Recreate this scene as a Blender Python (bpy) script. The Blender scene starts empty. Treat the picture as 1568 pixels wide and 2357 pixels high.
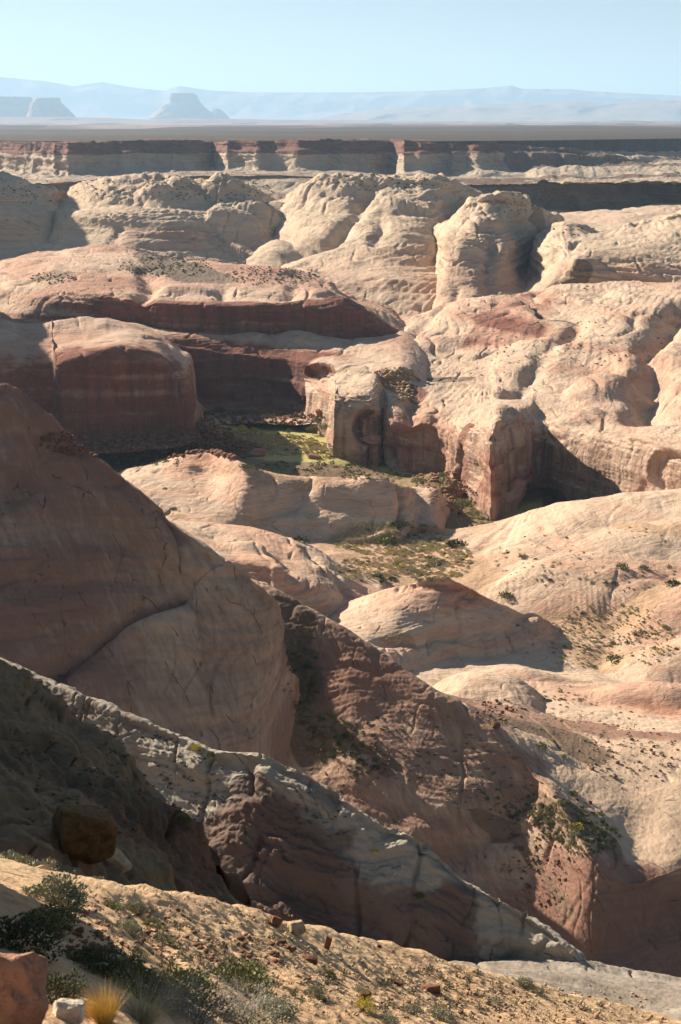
import bpy, math, random, time
import numpy as np
from mathutils import Vector
T0 = time.time()
random.seed(7)
SC = bpy.context.scene
COL = SC.collection
R = math.radians

# ------------------------------------------------------------------ camera, sky, sun, exposure
FOC, VH, CU, CV = 3238.0, 282.0, 784.0, 1178.5      # focal length and horizon row for a 1568 x 2357 frame
PITCH = math.atan((CV - VH) / FOC)
cd = bpy.data.cameras.new('camera')
cam = bpy.data.objects.new('camera', cd); COL.objects.link(cam)
cam.location = (0, 0, 0); cam.rotation_euler = (math.pi/2 - PITCH, 0, 0)
cd.sensor_fit = 'VERTICAL'; cd.sensor_height = 24.0; cd.lens = 24.0 * FOC / 2357.0
cd.clip_start = 0.5; cd.clip_end = 400000
SC.camera = cam
cd.dof.use_dof = True; cd.dof.focus_distance = 450; cd.dof.aperture_fstop = 3.2

SUN_EL, SUN_AZ = R(27.5), math.atan2(-0.77, 0.635)     # azimuth measured from +Y towards +X
sv = Vector((math.sin(SUN_AZ)*math.cos(SUN_EL), math.cos(SUN_AZ)*math.cos(SUN_EL), math.sin(SUN_EL)))
w = bpy.data.worlds.new('World'); SC.world = w; w.use_nodes = True
nt = w.node_tree; nt.nodes.clear()
sky = nt.nodes.new('ShaderNodeTexSky'); sky.sky_type = 'NISHITA'; sky.sun_disc = False
sky.sun_elevation = SUN_EL; sky.sun_rotation = SUN_AZ % (2*math.pi)
sky.altitude = 1300; sky.air_density = 1.0; sky.dust_density = 0.5; sky.ozone_density = 1.0
bg = nt.nodes.new('ShaderNodeBackground'); bg.inputs[1].default_value = 0.05
wo = nt.nodes.new('ShaderNodeOutputWorld')
tn = nt.nodes.new('ShaderNodeMix'); tn.data_type = 'RGBA'; tn.blend_type = 'MULTIPLY'; tn.inputs[0].default_value = 1.0
tn.inputs[7].default_value = (0.70, 0.665, 0.65, 1)      # the slightly green cast of the photograph's sky
nt.links.new(sky.outputs[0], tn.inputs[6]); nt.links.new(tn.outputs[2], bg.inputs[0]); nt.links.new(bg.outputs[0], wo.inputs[0])
sd = bpy.data.lights.new('sun', 'SUN'); sd.energy = 5.0; sd.angle = R(0.5); sd.color = (1.0, 0.885, 0.745)
sun = bpy.data.objects.new('sun', sd); COL.objects.link(sun)
sun.rotation_euler = sv.to_track_quat('Z', 'Y').to_euler()
vs = SC.view_settings
vs.view_transform = 'Standard'; vs.look = 'None'; vs.gamma = 1; vs.use_curve_mapping = False
vs.exposure = 1.27
SC.cycles.volume_bounces = 1
SC.cycles.max_bounces = 6; SC.cycles.diffuse_bounces = 2

# ------------------------------------------------------------------ numpy helpers
_rng = np.random.RandomState(11)
_P = _rng.permutation(256).astype(np.int64); _P = np.concatenate([_P, _P])
_G = _rng.normal(size=(256, 3)); _G /= np.linalg.norm(_G, axis=1)[:, None]; _G = _G.astype(np.float32)
def noise(p, scale=1.0, seed=0.0):
    """gradient noise, about -1..1; p (N,3) in metres, scale = 1 / wavelength"""
    q = (np.asarray(p, dtype=np.float64) * scale + np.array([seed*17.3+0.37, seed*9.1+0.71, seed*5.7+0.13]))
    i = np.floor(q).astype(np.int64); f = (q - i).astype(np.float32); i &= 255
    u = f*f*f*(f*(f*6-15)+10)
    out = None
    for a in (0, 1):
        pa = _P[(i[:, 0]+a) & 255]
        wa = u[:, 0] if a else 1-u[:, 0]
        for b in (0, 1):
            pb = _P[(pa + i[:, 1]+b) & 255]
            wb = wa*(u[:, 1] if b else 1-u[:, 1])
            for c in (0, 1):
                g = _G[_P[(pb + i[:, 2]+c) & 255]]
                d = g[:, 0]*(f[:, 0]-a) + g[:, 1]*(f[:, 1]-b) + g[:, 2]*(f[:, 2]-c)
                d *= wb*(u[:, 2] if c else 1-u[:, 2])
                out = d if out is None else out + d
    return out*1.5
def fbm(p, scale, octv=4, seed=0, gain=0.5):
    o = 0; a = 1.0; s = 0
    for k in range(octv):
        o = o + a*noise(p, scale*2.03**k, seed+k*3.1); s += a; a *= gain
    return o/s
def billow(p, scale, octv=3, seed=0):
    """rounded lobes parted by creases, about 0..1"""
    o = 0; a = 1.0; s = 0
    for k in range(octv):
        o = o + a*np.sqrt(noise(p, scale*2.1**k, seed+k*2.7)**2 + 0.002); s += a; a *= 0.45
    return o/s*1.8
def sstep(a, b, x):
    t = np.clip((x-a)/(b-a), 0, 1); return t*t*(3-2*t)

SP, CP = math.sin(PITCH), math.cos(PITCH)
def at(u, v, Y):
    """the world point Y metres ahead on the line of sight through (u, v)"""
    xc = (u-CU)/FOC; yc = -(v-CV)/FOC
    dy = CP + yc*SP; dz = -SP + yc*CP
    t = Y/dy
    return np.array([xc*t, Y, dz*t])
def proj(P):
    x, y, z = P[..., 0], P[..., 1], P[..., 2]
    d = np.maximum(y*CP - z*SP, 0.01); uy = y*SP + z*CP
    return CU + FOC*x/d, CV - FOC*uy/d

def face(u, v, crest, m):
    """a point seen at (u, v) on a slope that falls m metres per metre towards us from the crest point"""
    t = -at(u, v, 1.0)[2]; zc = -at(*crest)[2]
    return (u, v, (zc+m*crest[2])/(t+m))

def crom(P, counts, axis):
    """Catmull-Rom through control points along an axis, counts samples in each span"""
    P = np.moveaxis(P, axis, 0)
    E = np.concatenate([2*P[:1]-P[1:2], P, 2*P[-1:]-P[-2:-1]])
    out = []
    for i in range(len(P)-1):
        n = counts[i]; t = (np.arange(n)/n).reshape(-1, *([1]*(P.ndim-1)))
        a, b, c, d = E[i], E[i+1], E[i+2], E[i+3]
        out.append(b + 0.5*t*((c-a)*0.9 + t*((2*a-5*b+4*c-d) + t*(3*b-a-3*c+d)) - t*0) if False else
                   0.5*((2*b) + (c-a)*t + (2*a-5*b+4*c-d)*t*t + (3*b-a-3*c+d)*t*t*t))
    out.append(P[-1:])
    return np.moveaxis(np.concatenate(out), 0, axis)

def grid_normals(W):
    du = np.gradient(W, axis=1); dv = np.gradient(W, axis=0)
    n = np.cross(du, dv); l = np.linalg.norm(n, axis=2, keepdims=True); n = n/np.maximum(l, 1e-9)
    return n

def mesh_from(name, V, F, mat=None, smooth=True, attrs=None, parent=None):
    me = bpy.data.meshes.new(name)
    V = np.ascontiguousarray(V, dtype=np.float32).reshape(-1, 3); F = np.ascontiguousarray(F, dtype=np.int32)
    k = F.shape[1]
    me.vertices.add(len(V)); me.vertices.foreach_set('co', V.ravel())
    me.loops.add(F.size); me.loops.foreach_set('vertex_index', F.ravel())
    me.polygons.add(len(F)); me.polygons.foreach_set('loop_start', np.arange(0, F.size, k, dtype=np.int32))
    if smooth: me.polygons.foreach_set('use_smooth', np.ones(len(F), dtype=bool))
    me.update(calc_edges=True)
    if attrs:
        for an, av in attrs.items():
            a = me.attributes.new(an, 'FLOAT', 'POINT'); a.data.foreach_set('value', np.ascontiguousarray(av, dtype=np.float32).ravel())
    if mat: me.materials.append(mat)
    o = bpy.data.objects.new(name, me); COL.objects.link(o)
    if parent: o.parent = parent
    return o
def quads(nr, nc):
    i = np.arange(nr-1)[:, None]*nc + np.arange(nc-1)[None]
    return np.stack([i, i+1, i+nc+1, i+nc], -1).reshape(-1, 4)
def tag(o, label=None, cat=None, group=None, kind=None):
    if label: o['label'] = label
    if cat: o['category'] = cat
    if group: o['group'] = group
    if kind: o['kind'] = kind
    return o

# the depth of the visible ground, gathered from every landform, so plants and stones can stand on it
ZB_S = 2.0; ZW, ZH = int(1568/ZB_S), int(2357/ZB_S)
ZB = np.full((ZH, ZW), 1e9); ZP = np.zeros((ZH, ZW, 3)); ZN = np.zeros((ZH, ZW, 3))
def zsplat(W, N):
    P = W.reshape(-1, 3); M = N.reshape(-1, 3)
    u, v = proj(P); m = (u >= 0) & (u < 1568) & (v >= 0) & (v < 2357) & (P[:, 1] > 1)
    P = P[m]; M = M[m]; a = (u[m]/ZB_S).astype(int).clip(0, ZW-1); b = (v[m]/ZB_S).astype(int).clip(0, ZH-1)
    o = np.argsort(-P[:, 1]); P = P[o]; M = M[o]; a = a[o]; b = b[o]
    Z = np.full((ZH, ZW), 1e9); Z[b, a] = P[:, 1]
    I = np.full((ZH, ZW), -1); I[b, a] = np.arange(len(P))
    for _ in range(2):                                     # close pinholes between samples
        for s in ((0, 1), (0, -1), (1, 0), (-1, 0)):
            Zs = np.roll(Z, s, (0, 1)); Is = np.roll(I, s, (0, 1)); h = (Z > 1e8) & (Zs < 1e8)
            Z[h] = Zs[h]; I[h] = Is[h]
    m = Z < ZB
    ZB[m] = Z[m]; ZP[m] = P[I[m]]; ZN[m] = M[I[m]]
def ground(u, v):
    b = int(min(max(v/ZB_S, 0), ZH-1)); a = int(min(max(u/ZB_S, 0), ZW-1))
    return Vector(ZP[b, a]), Vector(ZN[b, a])

def seg_dist(P, path):
    best = np.full(len(P), 1e9); side = np.zeros(len(P))
    for a, b in zip(path[:-1], path[1:]):
        ab = b-a; L = max((ab*ab).sum(), 1e-9)
        t = np.clip(((P-a)@ab)/L, 0, 1)
        d = np.linalg.norm(P-(a+t[:, None]*ab), axis=1)
        m = d < best; best[m] = d[m]
        sd_ = ab[0]*(P[:, 1]-a[1]) - ab[1]*(P[:, 0]-a[0]); side[m] = np.sign(sd_[m])
    return best, side

def patch(name, rows, mat, px=2.6, lump=(30, 1.5), lobe=(12, 0.8), bed=(2.2, 0.18), fine=(2, 0.1), feats=(), masks=(),
          seed=0, tint=0.0, varn=0.0, nmax=(1300, 1300), label=None, zmin=None, vis=True, sink=(0, 0, 0, 0), sw=0.1, knob=None, flute=1.0, zt=(), crack=1.0, an=0.7, tv=0.25):
    """a landform lofted through rows of measured points (front to back, left to right), weathered with real displacement"""
    G = np.array([[at(*p) for p in r] for r in rows])
    UV = np.stack(proj(G), -1)
    lu = np.linalg.norm(np.diff(UV, axis=1), axis=2).max(0); lw = np.linalg.norm(np.diff(G, axis=1), axis=2).mean(0)
    lv = np.linalg.norm(np.diff(UV, axis=0), axis=2).max(1); lz = np.linalg.norm(np.diff(G, axis=0), axis=2).mean(1)
    lv = np.maximum(lv, 0.35*lz/G[..., 1].mean(1)[:-1]*FOC*0.6)
    nc = np.maximum((lu/px).astype(int), 3); nr = np.maximum((lv/px).astype(int), 3)
    nc = np.minimum(nc, nmax[0]); nr = np.minimum(nr, nmax[1])
    W = crom(crom(G, nr, 0), nc, 1)
    sh = W.shape[:2]
    N = grid_normals(W)
    if N[..., 2].mean() < 0: N = -N
    P = W.reshape(-1, 3).copy(); N = N.reshape(-1, 3)
    U, V = proj(P)
    def near(u, v):
        return P[np.argmin((U-u)**2 + (V-v)**2)]
    B = P.copy()
    Lr = lump[0]
    wob = np.stack([noise(B, 2.2/Lr, seed+s) for s in (50, 51, 52)], 1)*Lr*0.16
    for f in feats:
        if f[0] == 'dome':
            c = near(*f[1]); r1, r2 = f[2]; h = f[3]; an = R(f[4] if len(f) > 4 else 0)
            d = (B+wob*min(1, r1/Lr))[:, :2] - c[:2]; dx = d[:, 0]*math.cos(an)+d[:, 1]*math.sin(an); dy = -d[:, 0]*math.sin(an)+d[:, 1]*math.cos(an)
            q = np.clip(1-(dx/r1)**2-(dy/r2)**2, 0, 1)
            P[:, 2] += h*q**1.2
        elif f[0] == 'cut':
            path = [near(*q) for q in f[1]]; d, s = seg_dist(B+wob*0.5, path)
            P -= (f[3]*np.exp(-(d/f[2])**2))[:, None]*(N*0.6+np.array([0, 0, 0.4]))
        elif f[0] == 'alcove':    # a hollow worn into a wall: centre, half width and height in metres, depth
            c = near(*f[1]); d = B-c; q = (d[:, 0]**2+d[:, 1]**2)/f[2][0]**2 + (d[:, 2]/f[2][1])**2
            P -= N*(f[3]*sstep(1.0, 0.55, q + 0.12*noise(B, 1/8, seed+90)))[:, None]
        elif f[0] == 'step':      # a scarp: the right-hand side of the path stands f[3] above the left, fading over f[4]
            path = [near(*q) for q in f[1]]; d, s = seg_dist(B+wob*0.5, path)
            x = d*s
            P[:, 2] += f[3]*(sstep(-f[2], f[2], -x))*np.exp(-(d/f[4])**2)
    n1 = fbm(B, 1/Lr, 3, seed)
    D = lump[1]*n1
    Lb = lobe[0]
    st = B*np.array([an, an, 1.6]) + wob*0.8
    D = D + lobe[1]*(billow(st, 1/Lb, 3, seed+5)-0.6)
    # bedding: thin ledges whose dip changes from one set of beds to the next
    if bed[1] > 0:
        hz = B[:, 2] + 0.02*B[:, 0] + 0.045*Lr*noise(B, 0.45/Lr, seed+9)
        h1 = lambda L_, k: noise(np.stack([0*hz+k, 0*hz, hz], 1), 1/L_, 3)
        am = 0.35+1.0*sstep(-0.25, 0.35, noise(B, 1.5/Lr, seed+77))
        if varn > 0:          # sheer walls are fluted from top to bottom, not ledged
            stp = sstep(0.75, 0.4, np.abs(N[:, 2])); am = am*(1-0.7*stp)
            D = D + flute*stp*(fbm(B*np.array([1, 1, 0.07]), 1/9, 4, seed+75, 0.6)*1.6)
        hd = np.tanh(3*h1(bed[0]*6, 0)) + 0.6*np.tanh(3*h1(bed[0]*2.3, 7)) + 0.4*np.tanh(3*h1(bed[0]*0.9, 15))
        D = D + bed[1]*1.5*am*hd
        sel = np.floor(hz/(bed[0]*5.0)); r1 = np.modf(np.sin(sel*12.9898+seed)*43758.5453)[0]; r2 = np.modf(np.sin(sel*78.233+seed)*24634.6345)[0]
        ph = (B[:, 2] + (B[:, 0]*r1 + B[:, 1]*r2)*0.32 + bed[0]*0.5*noise(B, 0.6/Lr, seed+12))/bed[0]
        fr = ph-np.floor(ph); led = np.where(fr < 0.75, fr/0.75, (1-fr)/0.25)
        D = D + bed[1]*0.6*am*(led-0.5)
    if crack > 0:              # joints
        for q, (sc_, zz_) in enumerate(((1.4*Lb, 0.3), (0.6*Lb, 0.45))):
            cn = noise(B*np.array([1, 0.6, zz_])+wob*0.3, 1/sc_, seed+80+q)
            mk = sstep(0.0, 0.3, noise(B, 0.7/Lb, seed+85+q))
            D = D - crack*lobe[1]*(0.7, 0.35)[q]*np.exp(-(cn/0.045)**2)*mk
    D = D + fine[1]*fbm(B, 1/fine[0], 3, seed+20, 0.6)
    if knob:
        D = D + knob[3]*sstep(knob[0], knob[1], B[:, 2]+8*n1)*(billow(B*np.array([1, 1, 1.5]), 1/knob[2], 3, seed+70)-0.5)
    P = P + N*D[:, None]
    if zmin is not None: P[:, 2] = np.maximum(P[:, 2], zmin)
    if max(sink) > 0:            # the edges dive under the neighbouring ground
        gx = np.linspace(0, 1, sh[1])[None, :]; gy = np.linspace(0, 1, sh[0])[:, None]
        q = lambda t: (1-np.clip(t/sw, 0, 1))**1.6
        dz = np.maximum(np.maximum(sink[0]*q(gx), sink[1]*q(1-gx)) + 0*gy, np.maximum(sink[2]*q(gy), sink[3]*q(1-gy)) + 0*gx)
        P[:, 2] -= dz.ravel()
    W2 = P.reshape(*sh, 3)
    A = {'tint': np.full(len(P), float(tint)) + tv*fbm(B*np.array([1, 1, 2.5]), 0.4/Lr, 3, seed+30),
         'varn': np.full(len(P), float(varn)), 'soil': np.zeros(len(P)), 'rubble': np.zeros(len(P))}
    hzz = B[:, 2] + 4*noise(B, 1/60, seed+33)
    for m in masks:                # ('soil', (u, v), (r1, r2) metres, strength, angle) or a polyline with a width
        if isinstance(m[1], list):
            path = [near(*q) for q in m[1]]; d, s = seg_dist(B+wob, path); q = d/m[2]
        else:
            c = near(*m[1]); an = R(m[4] if len(m) > 4 else 0)
            d = (B+wob*1.5)[:, :2]-c[:2]; dx = d[:, 0]*math.cos(an)+d[:, 1]*math.sin(an); dy = -d[:, 0]*math.sin(an)+d[:, 1]*math.cos(an)
            q = np.sqrt((dx/m[2][0])**2+(dy/m[2][1])**2)
        k = 1-sstep(0.7, 1.15, q + 0.35*fbm(B, 3/Lr, 3, seed+40))
        if m[0] in ('tint', 'varn'): A[m[0]] = A[m[0]]*(1-k) + m[3]*k
        else: A[m[0]] = np.maximum(A[m[0]], m[3]*k)
    for z0_, z1_, tv_ in zt:
        k = sstep(z0_-3, z0_+3, hzz)*(1-sstep(z1_-3, z1_+3, hzz)); A['tint'] = A['tint']*(1-k)+tv_*k
    N2 = grid_normals(W2)
    if N2[..., 2].mean() < 0: N2 = -N2
    # rubble and soil stand up from the rock in small stones
    rb = (A['rubble']*1.0 + A['soil']*0.25)
    if rb.max() > 0.05:
        st_ = np.maximum(0, billow(B, 1/(fine[0]*1.2), 2, seed+60)-0.3)*fine[0]*0.45
        W2 = W2 + N2*(rb*st_).reshape(*sh, 1)
    o = mesh_from(name, W2, quads(*sh), mat, True, A)
    tag(o, label=label, kind='structure')
    if vis: zsplat(W2, N2)
    print('patch', name, sh, '%.1fs' % (time.time()-T0))
    return o, W2

# ------------------------------------------------------------------ materials
class NB:
    def __init__(s, name):
        s.m = bpy.data.materials.new(name); s.m.use_nodes = True; s.t = s.m.node_tree; s.t.nodes.clear()
        s.out = s.n('OutputMaterial'); s.bsdf = s.n('BsdfPrincipled'); s.l(s.bsdf.outputs[0], s.out.inputs['Surface'])
        s.bsdf.inputs['Roughness'].default_value = 0.9
        s.bsdf.inputs['Specular IOR Level'].default_value = 0.15
    def n(s, k): return s.t.nodes.new('ShaderNode'+k)
    def l(s, a, b): s.t.links.new(a, b)
    def put(s, inp, v):
        if hasattr(v, 'default_value') or hasattr(v, 'links'): s.l(v, inp)
        else: inp.default_value = (v if not (isinstance(v, tuple) and len(v) == 3 and inp.type == 'RGBA') else (*v, 1))
    def math(s, op, a, b=0.0, c=0.0, clamp=False):
        x = s.n('Math'); x.operation = op; x.use_clamp = clamp
        s.put(x.inputs[0], a); s.put(x.inputs[1], b); s.put(x.inputs[2], c); return x.outputs[0]
    def vmath(s, op, a, b=(0, 0, 0)):
        x = s.n('VectorMath'); x.operation = op; s.put(x.inputs[0], a)
        if op == 'SCALE': s.put(x.inputs['Scale'], b)
        else: s.put(x.inputs[1], b)
        return x.outputs[0]
    def noise(s, vec, scale, detail=4, rough=0.55, dist=0.0):
        x = s.n('TexNoise'); s.put(x.inputs['Vector'], vec); x.inputs['Scale'].default_value = scale
        x.inputs['Detail'].default_value = detail; x.inputs['Roughness'].default_value = rough; x.inputs['Distortion'].default_value = dist
        return x.outputs[0]
    def ramp(s, f, a, b, lo=0.0, hi=1.0):
        x = s.n('MapRange'); x.interpolation_type = 'SMOOTHSTEP'; s.put(x.inputs[0], f)
        x.inputs[1].default_value = a; x.inputs[2].default_value = b; x.inputs[3].default_value = lo; x.inputs[4].default_value = hi
        return x.outputs[0]
    def mix(s, f, a, b, mode='MIX'):
        x = s.n('Mix'); x.data_type = 'RGBA'; x.blend_type = mode; x.clamp_factor = True
        s.put(x.inputs[0], f); s.put(x.inputs[6], a); s.put(x.inputs[7], b); return x.outputs[2]
    def attr(s, name):
        x = s.n('Attribute'); x.attribute_name = name; return x.outputs['Fac']
    def bump(s, h, strength, dist, prev=None):
        x = s.n('Bump'); x.inputs['Strength'].default_value = strength; x.inputs['Distance'].default_value = dist
        s.l(h, x.inputs['Height'])
        if prev is not None: s.l(prev, x.inputs['Normal'])
        return x.outputs[0]

def rock_mat(name, cream, pink, red, L=10.0, band=1.0, streak=1.0, soilc=(0.17, 0.125, 0.085), darkc=(0.075, 0.05, 0.045),
             bump=1.0, speck=0.25, grain=(0, 0, 1), gk=0.0, frac=0.5):
    b = NB(name); geo = b.n('NewGeometry'); tc = b.n('TexCoord'); P = tc.outputs['Object']
    sep = b.n('SeparateXYZ'); b.l(geo.outputs['Normal'], sep.inputs[0]); nz = sep.outputs[2]
    sp = b.n('SeparateXYZ'); b.l(P, sp.inputs[0])
    tint, varn, soil, rub = b.attr('tint'), b.attr('varn'), b.attr('soil'), b.attr('rubble')
    gl = math.sqrt(sum(x*x for x in grain)); gd = tuple(x/gl for x in grain); dn = b.n('VectorMath'); dn.operation = 'DOT_PRODUCT'; b.l(P, dn.inputs[0]); dn.inputs[1].default_value = gd
    sc_ = b.n('VectorMath'); sc_.operation = 'SCALE'; sc_.inputs[0].default_value = gd; b.l(b.math('MULTIPLY', dn.outputs['Value'], gk), sc_.inputs['Scale'])
    PG = b.vmath('SUBTRACT', P, sc_.outputs[0])
    big = b.noise(P, 0.35/L, 3); mid = b.noise(PG, 2.2/L, 6, 0.65); fin = b.noise(PG, 11/L, 6, 0.7); vfin = b.noise(P, 60/L, 3, 0.6)
    wp = b.n('VectorMath'); wp.operation = 'MULTIPLY_ADD'; cnz = b.n('TexNoise'); b.l(P, cnz.inputs['Vector']); cnz.inputs['Scale'].default_value = 1.2/L; cnz.inputs['Detail'].default_value = 4
    b.l(cnz.outputs['Color'], wp.inputs[0]); wp.inputs[1].default_value = (L*0.35,)*3; b.l(PG, wp.inputs[2])
    vo = b.n('TexVoronoi'); vo.feature = 'DISTANCE_TO_EDGE'; b.l(wp.outputs[0], vo.inputs['Vector']); vo.inputs['Scale'].default_value = 0.5/L
    frm = b.math('MULTIPLY', b.ramp(vo.outputs['Distance'], 0.0, 0.02, 0.8, 0.0), b.ramp(b.noise(P, 1.1/L, 2), 0.48, 0.62))
    # thin curved beds
    wz = b.math('ADD', b.math('MULTIPLY', big, L*0.45), sp.outputs[2])
    def bedset(kx, ky, f_, d_):
        q = b.math('ADD', wz, b.math('ADD', b.math('MULTIPLY', sp.outputs[0], kx), b.math('MULTIPLY', sp.outputs[1], ky)))
        cv = b.n('CombineXYZ'); b.l(b.math('MULTIPLY', sp.outputs[0], 0.04), cv.inputs[0]); b.l(b.math('MULTIPLY', sp.outputs[1], 0.04), cv.inputs[1]); b.l(q, cv.inputs[2])
        return cv, b.noise(cv.outputs[0], f_, d_, 0.72)
    flat = b.math('SUBTRACT', 1.0, b.math('MULTIPLY', b.ramp(nz, 0.6, 0.3), b.math('MULTIPLY', varn, 0.9), clamp=True))
    flat = b.math('MULTIPLY', flat, b.ramp(b.noise(P, 0.55/L, 3), 0.42, 0.6, 0.15, 1.0))
    cv, beds1 = bedset(0.03, 0.02, 7.0/L, 5); _c, beds2 = bedset(0.42, -0.15, 9.0/L, 4)
    wsel = b.ramp(b.noise(P, 0.45/L, 2), 0.5, 0.56)
    beds = b.math('ADD', b.math('MULTIPLY', beds1, b.math('SUBTRACT', 1.0, wsel)), b.math('MULTIPLY', beds2, wsel))
    bedw = b.noise(cv.outputs[0], 1.3/L, 2, 0.5)
    f = b.math('ADD', tint, b.math('MULTIPLY', b.math('SUBTRACT', bedw, 0.5), 1.6*band), clamp=True)
    f = b.math('ADD', f, b.math('MULTIPLY', b.math('SUBTRACT', mid, 0.5), 0.6), clamp=True)
    c = b.mix(b.ramp(f, 0.1, 0.55), cream, pink)
    c = b.mix(b.ramp(f, 0.55, 1.0), c, red)
    c = b.mix(b.math('MULTIPLY', b.math('MULTIPLY', b.ramp(beds, 0.42, 0.62), flat), 0.5*band), c, tuple(x*0.62 for x in pink))
    c = b.mix(b.math('MULTIPLY', b.ramp(mid, 0.5, 0.75), 0.35), c, tuple(x*0.6 for x in cream))
    c = b.mix(b.math('MULTIPLY', b.ramp(fin, 0.56, 0.74), speck), c, darkc)
    c = b.mix(b.math('MULTIPLY', frm, frac), c, darkc)
    # varnish streaks hang down steep faces
    cs = b.n('CombineXYZ'); b.l(b.math('ADD', sp.outputs[0], 0), cs.inputs[0]); b.l(sp.outputs[1], cs.inputs[1]); b.l(b.math('MULTIPLY', sp.outputs[2], 0.035), cs.inputs[2])
    s1 = b.noise(cs.outputs[0], 1.5/L, 6, 0.78); s2 = b.noise(cs.outputs[0], 6/L, 3, 0.6)
    steep = b.ramp(nz, 0.62, 0.3)
    vv = b.math('MULTIPLY', b.math('MULTIPLY', varn, steep), streak)
    c = b.mix(b.math('MULTIPLY', vv, b.ramp(b.noise(P, 0.5/L, 3), 0.3, 0.7, 0.15, 0.65)), c, red)
    c = b.mix(b.math('MULTIPLY', vv, b.ramp(s1, 0.42, 0.66, 0, 0.75)), c, darkc)
    c = b.mix(b.math('MULTIPLY', vv, b.ramp(s2, 0.6, 0.74, 0, 0.28)), c, tuple(min(x*1.15, 1) for x in cream))
    # soil, gravel and broken rock
    g = b.mix(b.ramp(fin, 0.35, 0.65), soilc, tuple(x*1.7 for x in soilc))
    g = b.mix(b.ramp(vfin, 0.5, 0.7, 0, 0.6), g, tuple(x*0.45 for x in soilc))
    c = b.mix(b.ramp(b.math('ADD', soil, b.math('MULTIPLY', b.math('SUBTRACT', fin, 0.5), 0.5)), 0.3, 0.7), c, g)
    rc = b.mix(b.ramp(b.noise(P, 10/L, 3), 0.4, 0.6), tuple(x*0.55 for x in pink), tuple(x*0.95 for x in red))
    c = b.mix(b.ramp(b.math('ADD', rub, b.math('MULTIPLY', b.math('SUBTRACT', fin, 0.5), 0.6)), 0.3, 0.7), c, rc)
    b.l(c, b.bsdf.inputs['Base Color'])
    h = b.math('ADD', b.math('MULTIPLY', b.math('MULTIPLY', beds, flat), 0.7*band), b.math('ADD', b.math('MULTIPLY', mid, 1.0), b.math('ADD', b.math('MULTIPLY', fin, 0.35), b.math('MULTIPLY', vfin, 0.1))))
    h = b.math('SUBTRACT', h, b.math('MULTIPLY', frm, 0.5*frac))
    b.l(b.bump(h, 0.9, 0.10*L*bump), b.bsdf.inputs['Normal'])
    return b.m

CREAM, PINK, RED = (0.59, 0.43, 0.305), (0.50, 0.32, 0.225), (0.30, 0.14, 0.09)
M_far  = rock_mat('pale_dome_sandstone', (0.57, 0.435, 0.305), (0.53, 0.36, 0.25), (0.36, 0.19, 0.13), L=22, speck=0.35, darkc=(0.14, 0.11, 0.085), grain=(1, 0.15, 0.05), gk=0.7, bump=1.5)
M_mid  = rock_mat('pink_slickrock', CREAM, (0.52, 0.31, 0.21), (0.205, 0.078, 0.052), L=12, grain=(1, 0.2, 0), gk=0.55, bump=1.8, speck=0.35)
M_val  = rock_mat('valley_slickrock', (0.61, 0.45, 0.315), (0.59, 0.36, 0.24), (0.42, 0.19, 0.11), L=8, soilc=(0.36, 0.235, 0.14), grain=(1, 0.3, 0), gk=0.6, bump=1.7, speck=0.35)
M_near = rock_mat('near_slickrock', (0.54, 0.385, 0.26), (0.29, 0.165, 0.115), (0.18, 0.085, 0.056), L=5, band=0.15, soilc=(0.15, 0.10, 0.065), speck=0.3, grain=(0.45, -0.6, -0.66), gk=0.8, frac=0.9)  # shade built into the dark pink and red; cream kept for sunlit parts
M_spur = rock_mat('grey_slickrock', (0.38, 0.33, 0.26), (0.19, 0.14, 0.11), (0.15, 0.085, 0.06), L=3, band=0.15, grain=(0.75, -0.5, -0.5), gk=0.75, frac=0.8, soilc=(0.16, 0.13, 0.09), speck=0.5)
M_soil = rock_mat('stony_soil', (0.60, 0.41, 0.235), (0.56, 0.34, 0.185), (0.34, 0.17, 0.095), L=1.2, band=0.3, soilc=(0.36, 0.25, 0.14), speck=0.6, bump=1.3)
M_mesa = rock_mat('mesa_cliff_rock', (0.42, 0.33, 0.24), (0.33, 0.22, 0.15), (0.17, 0.07, 0.05), L=30, soilc=(0.13, 0.085, 0.06), speck=0.5)
M_plain = rock_mat('desert_plain', (0.30, 0.21, 0.16), (0.15, 0.09, 0.07), (0.12, 0.05, 0.035), L=160, soilc=(0.05, 0.033, 0.022), speck=0.8, darkc=(0.035, 0.03, 0.02), bump=0.2)

# ------------------------------------------------------------------ the setting, far to near
def rows_from(us, spec):
    """spec: list of rows; each row is a list of (v, Y) matched to us, or a tuple (du, [(v, Y)...])"""
    out = []
    for r in spec: out.append([(u, p[0], p[1]) for u, p in zip(us, r)])
    return out
def interp_line(pts, us):
    x = [p[0] for p in pts]; return np.interp(us, x, [p[1] for p in pts])

# base ground sheet to the horizon
g = 40
X = np.concatenate([-np.geomspace(90000, 300, g), np.geomspace(300, 90000, g)]); Yv = np.concatenate([[-3000, -800, 0], np.geomspace(200, 120000, 60)])
XX, YY = np.meshgrid(X, Yv); ZZ = np.full_like(XX, -275.0)
o = mesh_from('ground', np.stack([XX, YY, ZZ], -1), quads(*XX.shape), M_plain); tag(o, kind='structure')

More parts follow.
